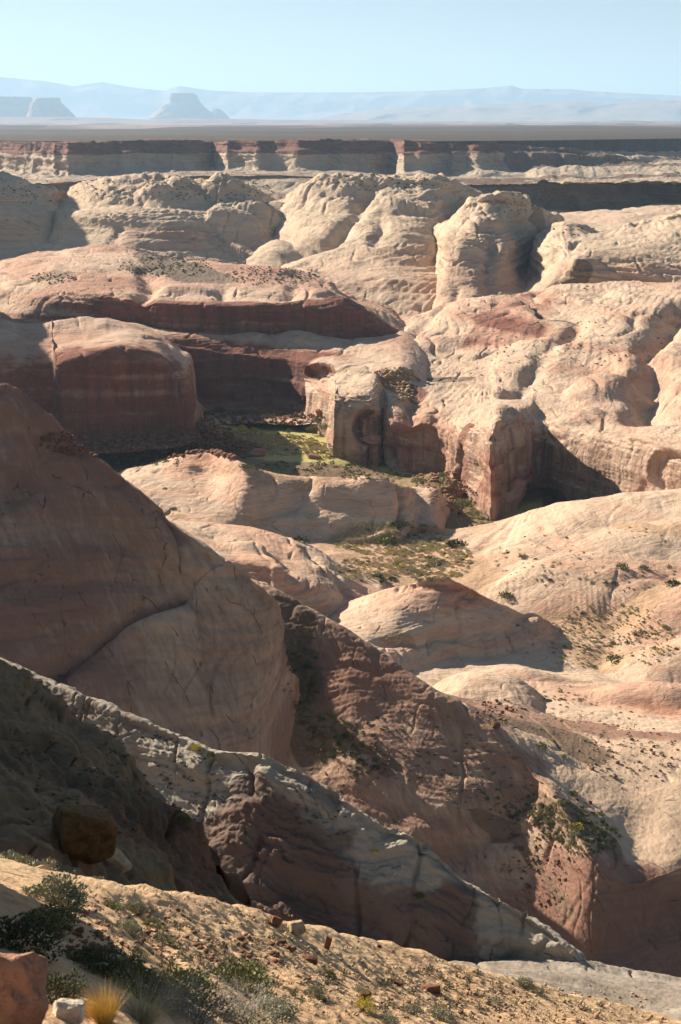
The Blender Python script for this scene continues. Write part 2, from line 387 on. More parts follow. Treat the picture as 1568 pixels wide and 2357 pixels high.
# far plateau plain
us = np.linspace(-900, 2400, 180)
Ys = np.geomspace(3150, 100000, 280)
U2, Y2 = np.meshgrid(us, Ys); XX = (U2-CU)/FOC*Y2*1.04
Pp = np.stack([XX, Y2, np.full_like(XX, -42.0)], -1).reshape(-1, 3)
_f = fbm(Pp*np.array([.35, 1, 1]), 1/3200, 4, 8)*4; _t = np.floor(_f)+sstep(0.35, 0.5, _f-np.floor(_f))
zz = -44 + 4*fbm(Pp, 1/2500, 4, 3) + np.where(Y2.ravel() > 5200, 13*_t*np.clip(Y2.ravel()/9000, 0.5, 3), 0)
Pp[:, 2] = zz
rim_u = [(-900, 4300), (-200, 4000), (0, 3750), (138, 3420), (150, 3400), (300, 3480), (470, 3640), (490, 3720), (520, 3560), (640, 3500), (750, 3450), (760, 3470), (905, 3680), (918, 3400), (1000, 3430), (1180, 3560), (1260, 3650), (1420, 3900), (1568, 4100), (2400, 4500)]
ry = interp_line(rim_u, U2.ravel())+70; Pp[:, 2] = np.where(Y2.ravel() < ry+60, -150, Pp[:, 2])
o = mesh_from('plateau', Pp, quads(*XX.shape), M_plain, True,
    {'tint': 0.45+1.6*fbm(Pp*np.array([1, 0.12, 1]), 1/900, 5, 5), 'varn': np.zeros(len(Pp)), 'soil': np.maximum(sstep(15000, 6000, Y2.ravel()), sstep(0.0, 0.2, fbm(Pp*np.array([1, 0.1, 1]), 1/1100, 4, 6))), 'rubble': np.zeros(len(Pp))})
tag(o, kind='structure')

def far_ridge(name, top, vb, Y, mat, rough=6, depth=0.25, seed=0):
    us = np.arange(top[0][0], top[-1][0]+1, 4.0)
    tv = interp_line(top, us); k = np.array([0, 0.12, 0.3, 0.5, 0.7, 0.85, 0.94, 1.0, 0.95, 0.6, 0])
    Yk = Y*(1+depth*np.array([-0.5, -0.3, -0.18, -0.12, -0.08, -0.05, -0.02, 0, 0.05, 0.2, 0.5]))
    G = []
    for kk, yy in zip(k, Yk):
        vt = vb + (tv-vb)*kk
        G.append([at(u, v, yy if True else Y) for u, v in zip(us, vt)])
    G = np.array(G); G = crom(G, [4]*(len(k)-1), 0)
    sh = G.shape[:2]; P = G.reshape(-1, 3)
    P[:, 2] += Y*rough/FOC*fbm(P*np.array([1, .6, 1]), 30/Y, 4, seed)*0.6
    P[:, 1] += Y*0.03*billow(P, 25/Y, 3, seed+2)*0.4
    o = mesh_from(name, P, quads(*sh), mat, True, {a: np.zeros(len(P))+(0.3 if a == 'tint' else 0) for a in ('tint', 'varn', 'soil', 'rubble')})
    tag(o, kind='structure'); return o
M_hill = rock_mat('far_hill_rock', (0.34, 0.26, 0.2), (0.3, 0.2, 0.15), (0.24, 0.14, 0.1), L=1200, speck=0.3, bump=0.3)
far_ridge('mountain_range', [(-500, 190), (-100, 178), (0, 177), (100, 186), (165, 198), (232, 188), (300, 201), (375, 208), (412, 197), (480, 208), (560, 212), (700, 213), (830, 212), (960, 210), (1060, 206), (1110, 203), (1150, 199), (1180, 197), (1205, 205), (1320, 205), (1420, 213), (1568, 220), (2100, 226)], 292, 68000, M_hill, 3, 0.2, 1)
far_ridge('hills', [(620, 290), (700, 284), (780, 262), (850, 253), (960, 248), (1100, 240), (1250, 236), (1330, 233), (1420, 238), (1500, 230), (1568, 232), (1700, 236), (2100, 240)], 295, 46000, M_hill, 6, 0.35, 2)
def butte(name, prof, vb, Y, seed, thick=0.6):
    """a flat-topped mesa swept round its footprint: cap cliff over a talus skirt"""
    us = np.array([p[0] for p in prof]); ul, ur = us[0], us[-1]
    c = at((ul+ur)/2, vb, Y); half = (ur-ul)/2*Y/FOC
    n = 96; th = np.linspace(0, 2*math.pi, n, endpoint=False)
    lev = sorted(set([p[1] for p in prof])); 
    hs = np.linspace(0, 1, 22); vt = min(p[1] for p in prof); G = []
    L = [p for p in prof if p[0] <= us[np.argmin([q[1] for q in prof])]]; 
    iL = np.argmin([p[1] for p in prof]); tops = [i for i, p in enumerate(prof) if p[1] <= vt+3]
    Lp = prof[:tops[0]+1]; Rp = prof[tops[-1]:][::-1]
    H = (vb-vt)*Y/FOC*1.07
    for h in hs:
        v = vb-(vb-vt)*h
        uL = np.interp(-v, [-p[1] for p in Lp], [p[0] for p in Lp]); uR = np.interp(-v, [-p[1] for p in Rp], [p[0] for p in Rp])
        cx = ((uL+uR)/2-(ul+ur)/2)*Y/FOC; rx = (uR-uL)/2*Y/FOC
        ring = np.stack([c[0]+cx+rx*np.cos(th), c[1]+rx*thick*np.sin(th), np.full(n, c[2]+H*h)], 1)
        G.append(ring)
    top = G[-1].mean(0)
    for k in (0.6, 0.2, 0.0): G.append(top+(G[21]-top)*k + np.array([0, 0, H*0.004]))
    G = np.array(G); nrr = len(G); P = G.reshape(-1, 3)
    d = P-c; r = np.linalg.norm(d[:, :2], axis=1, keepdims=True)+1; P[:, :2] += d[:, :2]/r*(half*0.08*billow(P, 5/half, 3, seed)[:, None]-half*0.03)
    i = np.arange(nrr-1)[:, None]*n + np.arange(n)[None]; j = np.arange(nrr-1)[:, None]*n + (np.arange(n)[None]+1) % n
    F = np.stack([i, j, j+n, i+n], -1).reshape(-1, 4)
    o = mesh_from(name, P, F, M_hill, True, {a: np.zeros(len(P)) for a in ('tint', 'varn', 'soil', 'rubble')}); tag(o, kind='structure')
butte('butte', [(345, 272), (375, 250), (392, 240), (396, 226), (402, 223), (448, 224), (453, 227), (458, 238), (478, 258), (500, 272)], 276, 43000, 4)
butte('butte', [(-160, 280), (-120, 240), (-90, 231), (66, 232), (69, 240), (92, 272)], 282, 39000, 5, 0.8)
butte('butte', [(60, 280), (78, 242), (84, 233), (138, 233), (143, 243), (172, 270), (182, 280)], 282, 36500, 6, 0.7)
butte('butte', [(436, 276), (488, 256), (506, 254), (520, 266), (530, 276)], 277, 44000, 7, 0.8)
far_ridge('hills', [(-400, 268), (-100, 270), (120, 269), (250, 271), (330, 275), (400, 273), (560, 274), (700, 276), (900, 278), (1200, 279), (1700, 281)], 290, 30000, M_hill, 2, 0.2, 9)

# mesa cliffs under the plateau rim
ru = np.unique(np.concatenate([np.arange(-320, 1901, 15.0), [128, 141, 155, 484, 497, 505, 765, 890, 906, 914]]))
_q = np.stack([ru, ru*0, ru*0], 1); rY = interp_line(rim_u, ru) + 70*fbm(_q, 1/70, 3, 61) + 35*np.abs(noise(_q, 1/28, 62)); jv = 2.2*fbm(_q, 1/60, 3, 63)
def lerp(pts): return interp_line(pts, ru)
base = 3*fbm(_q, 1/50, 3, 64) + lerp([(-320, 398), (0, 398), (138, 400), (300, 392), (480, 386), (760, 390), (905, 392), (1000, 396), (1200, 392), (1300, 385), (1568, 378), (1900, 374)])
toe = lerp([(-320, 425), (138, 425), (480, 404), (760, 405), (905, 412), (1100, 414), (1568, 412), (1900, 410)])
led = jv*1.6 + lerp([(-320, 352), (140, 348), (470, 344), (905, 350), (1000, 352), (1180, 350), (1260, 350), (1568, 366), (1900, 362)])
rim = jv + lerp([(-320, 330), (140, 330), (470, 328), (905, 328), (1000, 332), (1180, 337), (1260, 342), (1400, 352), (1500, 352), (1568, 350), (1900, 348)])
slo = lerp([(-320, 1), (1000, 1), (1180, 1.8), (1300, 3.5), (1568, 5), (1900, 5)])
R_ = []
for vv, dy in ((toe+6, -330), (toe, -220), (base+5, -120), (base, -70), (base-6, -48), ((base*1.2+led*.8)/2, -36), (led+5, -30), (led, -26), (led-3, -6), (led-6, -2), (rim+6, 2), (rim, 6), (rim-2, 40), (rim-7, 320)):
    R_.append([(u, v, Y+dy*s) for u, v, Y, s in zip(ru, vv, rY, slo)])
patch('mesa_cliff', R_, M_mesa, px=1.7, lump=(160, 12), lobe=(60, 6), bed=(7, 3.0), fine=(8, 0.8), tint=0.1, seed=21, zt=[(-72, -30, 1.5), (-118, -106, -0.3)], an=1.0,
      masks=[('tint', [(-200, 338), (140, 338), (470, 336), (905, 339), (1180, 343), (1260, 347)], 22, 1.5),
             ('soil', [(1230, 368), (1400, 368), (1600, 380)], 90, 1.0), ('soil', [(1000, 408), (1300, 410), (1568, 408)], 60, 1.0),
             ('soil', [(520, 398), (700, 400)], 18, 0.6)])

# nearer bench with a shaded side canyon below it
us = [-350, 60, 300, 480, 640, 760, 900, 1060, 1180, 1300, 1450, 1568, 1800]
patch('canyon_bench', [
 [(u, v, y) for u, v, y in zip(us, [560]*13, [2250]*13)],
 [(u, v, y) for u, v, y in zip(us, [520, 500, 470, 470, 480, 470, 480, 500, 520, 535, 530, 520, 510], [2480]*13)],
 [(u, v, y) for u, v, y in zip(us, [440, 445, 430, 425, 430, 430, 440, 455, 470, 480, 475, 465, 460], [2700, 2700, 2700, 2700, 2650, 2650, 2650, 2680, 2690, 2710, 2730, 2750, 2750])],
 [(u, v, y) for u, v, y in zip(us, [420, 425, 412, 407, 408, 410, 416, 427, 427, 427, 426, 424, 423], [2730, 2730, 2730, 2730, 2720, 2720, 2710, 2730, 2740, 2750, 2770, 2790, 2790])],
 [(u, v, y) for u, v, y in zip(us, [418, 423, 410, 405, 406, 408, 414, 424, 424.5, 425, 423, 421, 420], [2745, 2745, 2745, 2740, 2735, 2735, 2730, 2740, 2750, 2760, 2780, 2800, 2800])],
 [(u, v, y) for u, v, y in zip(us, [414, 418, 406, 402, 403, 404, 408, 414, 415, 415, 413, 412, 412], [3000]*13)],
 [(u, v, y) for u, v, y in zip(us, [408, 410, 400, 396, 397, 398, 403, 408, 409, 409, 408, 407, 406], [3350]*13)]],
 M_mesa, px=2.0, lump=(120, 5), lobe=(60, 4), bed=(8, 2.0), fine=(7, 1.0), tint=0.35, varn=0.3, seed=22,
 masks=[('soil', [(1080, 418), (1300, 418), (1568, 416)], 140, 0.75), ('tint', [(480, 425), (640, 430)], 60, 0.0),
        ('rubble', [(1100, 440), (1250, 455), (1300, 470)], 45, 0.6), ('soil', [(480, 403), (760, 405)], 60, 0.6)])

# ---- pale domes in the middle distance
FARK = dict(lump=(110, 5), lobe=(50, 4.0), an=0.42, bed=(4.0, 1.8), fine=(5, 1.3), crack=1.4, sink=(14, 14, 0, 0), knob=(-125, -100, 22, 5))
patch('slickrock_dome', [   # dark dome at far left
 [(-350, 700, 1850), (-100, 680, 1850), (60, 660, 1850), (150, 640, 1870), (200, 620, 1950), (240, 600, 2050)],
 [(-350, 600, 1950), (-100, 590, 1950), (50, 580, 1960), (120, 570, 1980), (140, 560, 2080), (190, 580, 2200)],
 [(-350, 520, 2000), (-100, 510, 2000), (40, 505, 2000), (115, 500, 2040), (145, 520, 2160), (210, 560, 2300)],
 [(-350, 450, 2050), (-100, 440, 2050), (20, 430, 2060), (100, 450, 2120), (150, 470, 2230), (220, 530, 2400)],
 [(-350, 420, 2120), (-100, 410, 2120), (10, 404, 2130), (80, 424, 2180), (165, 448, 2280), (230, 520, 2450)],
 [(-350, 440, 2300), (-100, 430, 2300), (10, 424, 2300), (80, 440, 2350), (150, 480, 2400), (230, 540, 2500)]],
 M_far, px=2.2, seed=31, tint=0.15, masks=[('soil', (20, 420), (110, 80), 0.7), ('soil', (90, 440), (60, 60), 0.6)], **FARK)

gx = np.linspace(-1100, -590, 90); gy = np.linspace(2020, 2560, 90); XX, YY = np.meshgrid(gx, gy)  # unseen rock mass added off frame to shade the far left dome
q = np.clip(1-((XX+845)/250)**4, 0, 1)*np.clip(1-((YY-2290)/260)**4, 0, 1)
Pq = np.stack([XX, YY, -170+290*q**0.7], -1).reshape(-1, 3); Pq[:, 2] += 10*fbm(Pq, 1/80, 4, 96)
tag(mesh_from('slickrock_dome', Pq, quads(*XX.shape), M_far, True, {'tint': np.full(len(Pq), 0.2), 'varn': np.full(len(Pq), 0.2), 'soil': np.zeros(len(Pq)), 'rubble': np.zeros(len(Pq))}), kind='structure')

us = [60, 140, 200, 260, 330, 400, 470, 540, 600, 650, 700, 760, 820]
patch('slickrock_dome', [   # long dome
 [(u, v, y) for u, v, y in zip(us, [680, 670, 690, 700, 710, 730, 740, 740, 740, 740, 745, 750, 755], [1750]*13)],
 [(u, v, y) for u, v, y in zip(us, [600, 600, 600, 600, 605, 620, 625, 630, 640, 645, 650, 650, 650], [1900, 1850, 1830, 1830, 1830, 1830, 1840, 1850, 1860, 1870, 1880, 1890, 1900])],
 [(u, v, y) for u, v, y in zip(us, [550, 548, 542, 535, 530, 535, 545, 560, 575, 585, 590, 590, 590], [2050, 1960, 1930, 1920, 1920, 1920, 1930, 1950, 1970, 2000, 2030, 2080, 2110])],
 [(u, v, y) for u, v, y in zip(us, [520, 500, 490, 485, 482, 484, 490, 505, 515, 520, 540, 560, 560], [2140, 2030, 1990, 1970, 1970, 1980, 2000, 2020, 2050, 2090, 2150, 2230, 2250])],
 [(u, v, y) for u, v, y in zip(us, [510, 485, 472, 468, 467, 468, 470, 478, 485, 495, 520, 550, 550], [2220, 2110, 2060, 2040, 2030, 2040, 2060, 2090, 2120, 2170, 2240, 2330, 2350])],
 [(u, v, y) for u, v, y in zip(us, [500, 465, 442, 430, 425, 425, 428, 430, 450, 475, 510, 545, 550], [2300, 2190, 2130, 2100, 2100, 2110, 2130, 2160, 2200, 2260, 2340, 2420, 2450])],
 [(u, v, y) for u, v, y in zip(us, [495, 450, 420, 408, 407, 412, 416, 418, 440, 465, 505, 540, 550], [2380, 2280, 2220, 2190, 2190, 2200, 2210, 2240, 2280, 2340, 2420, 2500, 2500])],
 [(u, v, y) for u, v, y in zip(us, [510, 480, 450, 440, 440, 442, 446, 450, 470, 495, 530, 560, 560], [2600]*13)]],
 M_far, px=2.2, seed=32, tint=0.05, sw=0.04, **dict(FARK, sink=(14, 0, 0, 0)), feats=[('dome', (380, 455), (50, 40), 16), ('dome', (230, 430), (60, 50), 12), ('dome', (470, 440), (35, 40), 18), ('dome', (550, 455), (60, 40), 20), ('dome', (420, 430), (30, 40), 12),
   ('dome', (330, 440), (30, 30), 12), ('dome', (510, 425), (24, 30), 9), ('dome', (600, 500), (50, 40), 15), ('dome', (620, 560), (70, 40), 10),
   ('step', [(560, 590), (480, 520), (500, 480)], 10, 10, 60), ('cut', [(150, 484), (300, 481), (420, 486)], 8, 5)],
 masks=[('tint', [(200, 640), (500, 650), (700, 660)], 130, 0.45), ('soil', (480, 428), (60, 50), 0.35), ('soil', (560, 440), (40, 40), 0.35)])

us = [600, 650, 700, 760, 820, 880, 940, 1000, 1030, 1060, 1110, 1160]
patch('slickrock_dome', [   # central dome with a long front ramp
 [(u, v, y) for u, v, y in zip(us, [740, 750, 760, 770, 780, 790, 800, 790, 780, 775, 770, 770], [1450]*12)],
 [(u, v, y) for u, v, y in zip(us, [690, 690, 690, 690, 700, 710, 715, 710, 700, 690, 690, 690], [1650, 1620, 1600, 1590, 1580, 1570, 1570, 1580, 1620, 1680, 1700, 1700])],
 [(u, v, y) for u, v, y in zip(us, [640, 630, 620, 615, 612, 610, 612, 620, 620, 630, 640, 640], [1850, 1800, 1770, 1750, 1730, 1720, 1720, 1730, 1790, 1860, 1900, 1900])],
 [(u, v, y) for u, v, y in zip(us, [590, 570, 560, 550, 540, 535, 530, 540, 565, 590, 610, 620], [1980, 1930, 1890, 1870, 1850, 1840, 1840, 1860, 1940, 2030, 2100, 2150])],
 [(u, v, y) for u, v, y in zip(us, [550, 525, 505, 492, 485, 476, 474, 480, 520, 555, 560, 560], [2080, 2030, 1990, 1970, 1960, 1950, 1950, 1970, 2030, 2120, 2200, 2250])],
 [(u, v, y) for u, v, y in zip(us, [520, 478, 458, 445, 440, 436, 434, 436, 450, 490, 520, 530], [2180, 2130, 2090, 2070, 2060, 2050, 2050, 2060, 2090, 2170, 2250, 2300])],
 [(u, v, y) for u, v, y in zip(us, [500, 458, 440, 424, 412, 407, 406, 403, 407, 422, 448, 490], [2270, 2230, 2190, 2160, 2150, 2140, 2140, 2140, 2150, 2190, 2270, 2350])],
 [(u, v, y) for u, v, y in zip(us, [530, 495, 480, 462, 450, 445, 444, 443, 450, 465, 490, 520], [2550]*12)]],
 M_far, px=2.2, seed=33, tint=0.08, feats=[('dome', (770, 430), (60, 40), 14), ('dome', (700, 450), (40, 35), 10), ('dome', (900, 440), (40, 40), 14), ('dome', (1010, 430), (45, 40), 12), ('dome', (880, 475), (60, 40), 12),
   ('cut', [(650, 600), (760, 560), (830, 480), (850, 440)], 14, 20), ('cut', [(870, 560), (880, 480)], 10, 8),
   ('cut', [(860, 480), (1040, 490)], 7, 5), ('cut', [(700, 580), (860, 590), (1000, 600)], 7, 3)],
 masks=[('tint', [(700, 650), (1000, 650)], 120, 0.35), ('soil', (900, 418), (110, 40), 0.35), ('soil', (990, 418), (60, 50), 0.4)], **dict(FARK, sink=(0, 14, 0, 0)))

us = [960, 1000, 1015, 1050, 1090, 1130, 1170, 1210, 1250, 1290, 1330]
patch('slickrock_dome', [   # split dome right of centre
 [(u, v, y) for u, v, y in zip(us, [780, 770, 770, 770, 760, 750, 750, 740, 740, 730, 730], [1420]*11)],
 [(u, v, y) for u, v, y in zip(us, [720, 705, 700, 700, 690, 682, 675, 670, 668, 670, 680], [1620, 1560, 1530, 1520, 1520, 1530, 1550, 1580, 1640, 1700, 1750])],
 [(u, v, y) for u, v, y in zip(us, [690, 660, 645, 640, 635, 630, 628, 640, 660, 660, 670], [1750, 1670, 1590, 1570, 1565, 1570, 1590, 1660, 1740, 1800, 1850])],
 [(u, v, y) for u, v, y in zip(us, [650, 620, 592, 586, 584, 582, 582, 600, 640, 640, 660], [1850, 1760, 1630, 1600, 1600, 1600, 1620, 1730, 1830, 1900, 1950])],
 [(u, v, y) for u, v, y in zip(us, [620, 590, 555, 548, 545, 542, 540, 560, 590, 620, 650], [1950, 1850, 1680, 1640, 1630, 1640, 1670, 1780, 1900, 1980, 2050])],
 [(u, v, y) for u, v, y in zip(us, [600, 570, 535, 520, 508, 505, 510, 530, 560, 590, 640], [2000, 1900, 1740, 1690, 1670, 1680, 1710, 1810, 1930, 2030, 2100])],
 [(u, v, y) for u, v, y in zip(us, [590, 560, 520, 495, 475, 470, 472, 490, 520, 550, 600], [2050, 1960, 1830, 1760, 1730, 1730, 1750, 1830, 1960, 2060, 2150])],
 [(u, v, y) for u, v, y in zip(us, [580, 550, 520, 490, 462, 449, 447, 462, 480, 495, 560], [2100, 2020, 1920, 1840, 1800, 1790, 1800, 1880, 2000, 2100, 2200])],
 [(u, v, y) for u, v, y in zip(us, [600, 570, 550, 520, 500, 490, 490, 500, 510, 530, 590], [2300]*11)]],
 M_far, px=2.2, seed=34, tint=0.1, feats=[('dome', (1180, 470), (40, 30), 10), ('dome', (1120, 480), (26, 26), 9), ('cut', [(1000, 585), (1180, 590)], 6, 5), ('cut', [(1130, 690), (1120, 600), (1130, 560)], 9, 10)],
 masks=[('tint', [(1010, 660), (1180, 650)], 90, 0.4), ('soil', (1230, 470), (60, 60), 0.6)], **FARK)

us = [1180, 1215, 1250, 1290, 1330, 1400, 1480, 1568, 1700, 1900]
patch('slickrock_dome', [   # right dome
 [(u, v, y) for u, v, y in zip(us, [740, 740, 740, 745, 750, 750, 750, 740, 740, 730], [1380]*10)],
 [(u, v, y) for u, v, y in zip(us, [700, 690, 682, 680, 676, 670, 665, 655, 650, 640], [1560, 1520, 1490, 1480, 1480, 1470, 1460, 1450, 1440, 1440])],
 [(u, v, y) for u, v, y in zip(us, [690, 662, 650, 640, 632, 628, 622, 615, 610, 600], [1660, 1580, 1530, 1500, 1490, 1490, 1480, 1480, 1470, 1470])],
 [(u, v, y) for u, v, y in zip(us, [680, 640, 620, 600, 592, 595, 600, 598, 590, 585], [1760, 1660, 1580, 1530, 1510, 1510, 1500, 1500, 1490, 1490])],
 [(u, v, y) for u, v, y in zip(us, [670, 600, 570, 560, 560, 560, 555, 548, 540, 530], [1860, 1730, 1640, 1590, 1580, 1570, 1560, 1550, 1540, 1540])],
 [(u, v, y) for u, v, y in zip(us, [670, 590, 545, 527, 525, 530, 520, 505, 500, 490], [1920, 1800, 1700, 1660, 1650, 1650, 1640, 1620, 1610, 1600])],
 [(u, v, y) for u, v, y in zip(us, [680, 590, 530, 514, 516, 534, 510, 488, 478, 470], [2000, 1880, 1780, 1740, 1730, 1730, 1720, 1700, 1690, 1680])],
 [(u, v, y) for u, v, y in zip(us, [690, 620, 560, 545, 545, 560, 540, 520, 510, 500], [2200]*10)]],
 M_far, px=2.2, seed=35, tint=0.12, feats=[('dome', (1340, 535), (50, 40), 8), ('cut', [(1270, 598), (1400, 596), (1568, 606)], 6, 6), ('cut', [(1280, 560), (1420, 548), (1568, 540)], 6, 4)],
 masks=[('tint', [(1300, 640), (1568, 630)], 70, 0.4), ('soil', (1300, 664), (45, 14), 0.9)], **FARK)

us = [-350, 0, 300, 560, 640, 720, 850, 1000, 1080, 1150, 1230, 1300, 1500, 1900]
patch('slickrock_slope', [[(u, v+d, y) for u, d in zip(us, [0, 0, 0, 0, -6, 0, 0, 12, 26, 26, 30, 20, 0, 0])] for v, y in ((770, 1420), (705, 1620), (640, 1780), (590, 1930), (545, 2080), (505, 2220), (480, 2350), (470, 2500))],
 M_far, px=2.4, seed=39, tint=0.15, feats=[('dome', (645, 520), (70, 110), 34), ('dome', (650, 590), (60, 70), 20), ('dome', (1000, 660), (50, 60), 18)], lump=(110, 6), lobe=(50, 5), an=0.45, bed=(4.5, 1.5), fine=(6, 1.1))

# ---- big red-based mass left of centre
MIDK = dict(lump=(70, 4), lobe=(34, 2.6), an=0.5, bed=(2.8, 1.2), fine=(3.2, 0.9), crack=1.5, sink=(0, 30, 0, 0))
us = [-300, -100, 0, 70, 150, 230, 320, 420, 520, 620, 720, 800, 860, 900, 960, 1010]
_v = [[810, 810, 810, 810, 810, 810, 815, 818, 820, 820, 815, 810, 805, 800, 800, 800], [775, 770, 762, 760, 762, 762, 765, 770, 772, 772, 776, 776, 774, 770, 762, 770], [740, 735, 730, 725, 725, 722, 722, 722, 728, 732, 740, 745, 750, 755, 757, 765],
 [715, 708, 700, 692, 684, 684, 690, 695, 702, 706, 712, 720, 735, 748, 752, 760], [690, 680, 672, 660, 655, 662, 676, 684, 692, 696, 700, 708, 722, 738, 748, 757], [678, 668, 655, 642, 632, 640, 655, 668, 680, 684, 688, 698, 712, 728, 744, 754],
 [668, 650, 628, 612, 602, 606, 620, 640, 652, 660, 668, 688, 704, 718, 738, 752], [660, 632, 608, 592, 580, 580, 592, 610, 622, 632, 652, 680, 700, 714, 735, 750], [662, 630, 605, 588, 574, 572, 578, 598, 608, 618, 645, 675, 698, 714, 735, 752], [700, 680, 650, 640, 630, 630, 635, 650, 655, 660, 680, 700, 720, 740, 760, 780]]
_y = [[1290, 1290, 1290, 1290, 1290, 1285, 1268, 1255, 1248, 1245, 1246, 1250, 1255, 1262, 1290, 1330], [1292, 1292, 1292, 1292, 1292, 1287, 1270, 1257, 1250, 1247, 1248, 1252, 1257, 1264, 1292, 1335], [1300, 1300, 1300, 1300, 1300, 1292, 1274, 1260, 1252, 1249, 1250, 1254, 1260, 1270, 1300, 1345],
 [1330, 1330, 1330, 1325, 1320, 1305, 1280, 1266, 1257, 1254, 1255, 1260, 1268, 1285, 1320, 1370], [1375, 1375, 1370, 1365, 1355, 1335, 1308, 1290, 1280, 1275, 1278, 1285, 1298, 1320, 1355, 1400], [1420, 1420, 1420, 1415, 1405, 1385, 1350, 1325, 1312, 1308, 1312, 1322, 1340, 1365, 1395, 1435],
 [1500, 1500, 1500, 1490, 1480, 1460, 1425, 1400, 1385, 1378, 1380, 1390, 1405, 1425, 1450, 1480], [1620, 1620, 1610, 1600, 1590, 1570, 1540, 1510, 1490, 1480, 1475, 1475, 1480, 1490, 1510, 1530], [1720, 1720, 1700, 1680, 1660, 1640, 1620, 1600, 1580, 1565, 1550, 1540, 1540, 1540, 1555, 1580], [1900]*16]
patch('slickrock_mass', [[(u, a, b) for u, a, b in zip(us, v_, y_)] for v_, y_ in zip(_v, _y)],
 M_mid, px=2.2, seed=41, tint=0.4, varn=0.9, feats=[('dome', (730, 690), (28, 22), 9), ('dome', (800, 712), (26, 20), 8), ('dome', (870, 722), (22, 18), 6), ('dome', (470, 640), (30, 25), 6), ('dome', (600, 640), (45, 30), 8),
    ('dome', (420, 665), (40, 24), 6), ('dome', (280, 575), (70, 20), 6), 
    ('cut', [(330, 690), (350, 650), (330, 610)], 10, 8), ('cut', [(520, 690), (500, 640)], 8, 6), ('cut', [(670, 690), (700, 650), (740, 660)], 8, 5)],
 masks=[('soil', [(300, 600), (420, 620), (480, 640)], 40, 0.75), ('soil', [(560, 625), (680, 640), (740, 665)], 38, 0.7), ('soil', (100, 640), (40, 16), 0.8, 35),
        ('tint', [(200, 735), (400, 735), (620, 745), (900, 755)], 30, 1.0), ('tint', [(150, 680), (260, 650)], 45, 0.7)], **MIDK)

# ---- bench, back wall of the canyon
us = [200, 300, 350, 420, 480, 540, 600, 660, 700, 740, 790, 850, 900, 960, 1010, 1100]
patch('canyon_wall', [
 [(u, v, y) for u, v, y in zip(us, [1000, 985, 980, 978, 975, 975, 975, 975, 972, 970, 970, 960, 950, 950, 950, 950], [1130, 1130, 1130, 1130, 1130, 1130, 1125, 1120, 1110, 1100, 1080, 1070, 1060, 1060, 1060, 1060])],
 [(u, v, y) for u, v, y in zip(us, [950, 945, 942, 940, 938, 938, 938, 942, 945, 945, 942, 930, 920, 920, 920, 920], [1190, 1190, 1190, 1190, 1190, 1190, 1185, 1175, 1160, 1140, 1115, 1100, 1090, 1085, 1085, 1085])],
 [(u, v, y) for u, v, y in zip(us, [900, 900, 900, 900, 900, 900, 902, 905, 905, 905, 900, 895, 890, 890, 890, 890], [1200, 1200, 1200, 1200, 1200, 1200, 1195, 1182, 1166, 1146, 1120, 1106, 1095, 1090, 1090, 1090])],
 [(u, v, y) for u, v, y in zip(us, [860, 860, 860, 862, 862, 865, 868, 868, 866, 865, 862, 862, 860, 860, 860, 860], [1206, 1206, 1206, 1206, 1206, 1206, 1200, 1188, 1172, 1152, 1126, 1112, 1100, 1095, 1095, 1095])],
 [(u, v, y) for u, v, y in zip(us, [780, 785, 795, 806, 812, 818, 822, 828, 832, 838, 842, 845, 846, 846, 846, 846], [1212, 1212, 1212, 1212, 1212, 1210, 1204, 1192, 1178, 1162, 1140, 1122, 1110, 1100, 1100, 1100])],
 [(u, v, y) for u, v, y in zip(us, [770, 775, 785, 796, 803, 810, 815, 820, 824, 830, 836, 838, 836, 832, 830, 830], [1218, 1218, 1218, 1218, 1218, 1216, 1211, 1202, 1190, 1175, 1155, 1140, 1135, 1130, 1130, 1130])],
 [(u, v, y) for u, v, y in zip(us, [755, 762, 772, 780, 786, 790, 792, 792, 795, 800, 806, 808, 805, 800, 795, 790], [1232, 1232, 1232, 1231, 1230, 1229, 1228, 1226, 1222, 1218, 1205, 1190, 1185, 1180, 1180, 1180])],
 [(u, v, y) for u, v, y in zip(us, [740, 745, 755, 765, 768, 770, 770, 770, 773, 778, 780, 780, 775, 770, 765, 755], [1262, 1262, 1260, 1258, 1255, 1252, 1252, 1258, 1262, 1268, 1262, 1252, 1250, 1250, 1250, 1250])],
 [(u, v, y) for u, v, y in zip(us, [735, 740, 750, 758, 760, 762, 762, 762, 765, 768, 770, 768, 764, 758, 750, 740], [1340, 1340, 1340, 1340, 1340, 1340, 1340, 1340, 1330, 1330, 1320, 1310, 1310, 1310, 1310, 1310])]],
 M_mid, px=2.2, lump=(50, 3), lobe=(24, 2.0), bed=(3.2, 0.6), fine=(3, 0.5), seed=42, tint=0.3, varn=1.0, sink=(0, 70, 0, 0), sw=0.2,
 feats=[('alcove', (740, 862), (26, 9), 8), ('alcove', (560, 900), (60, 12), 5), ('dome', (720, 785), (34, 26), 7)],
 masks=[('tint', [(350, 860), (500, 870), (700, 880)], 45, 1.0), ('tint', (740, 870), (20, 30), 0.1), ('tint', (820, 880), (30, 30), 0.1)])

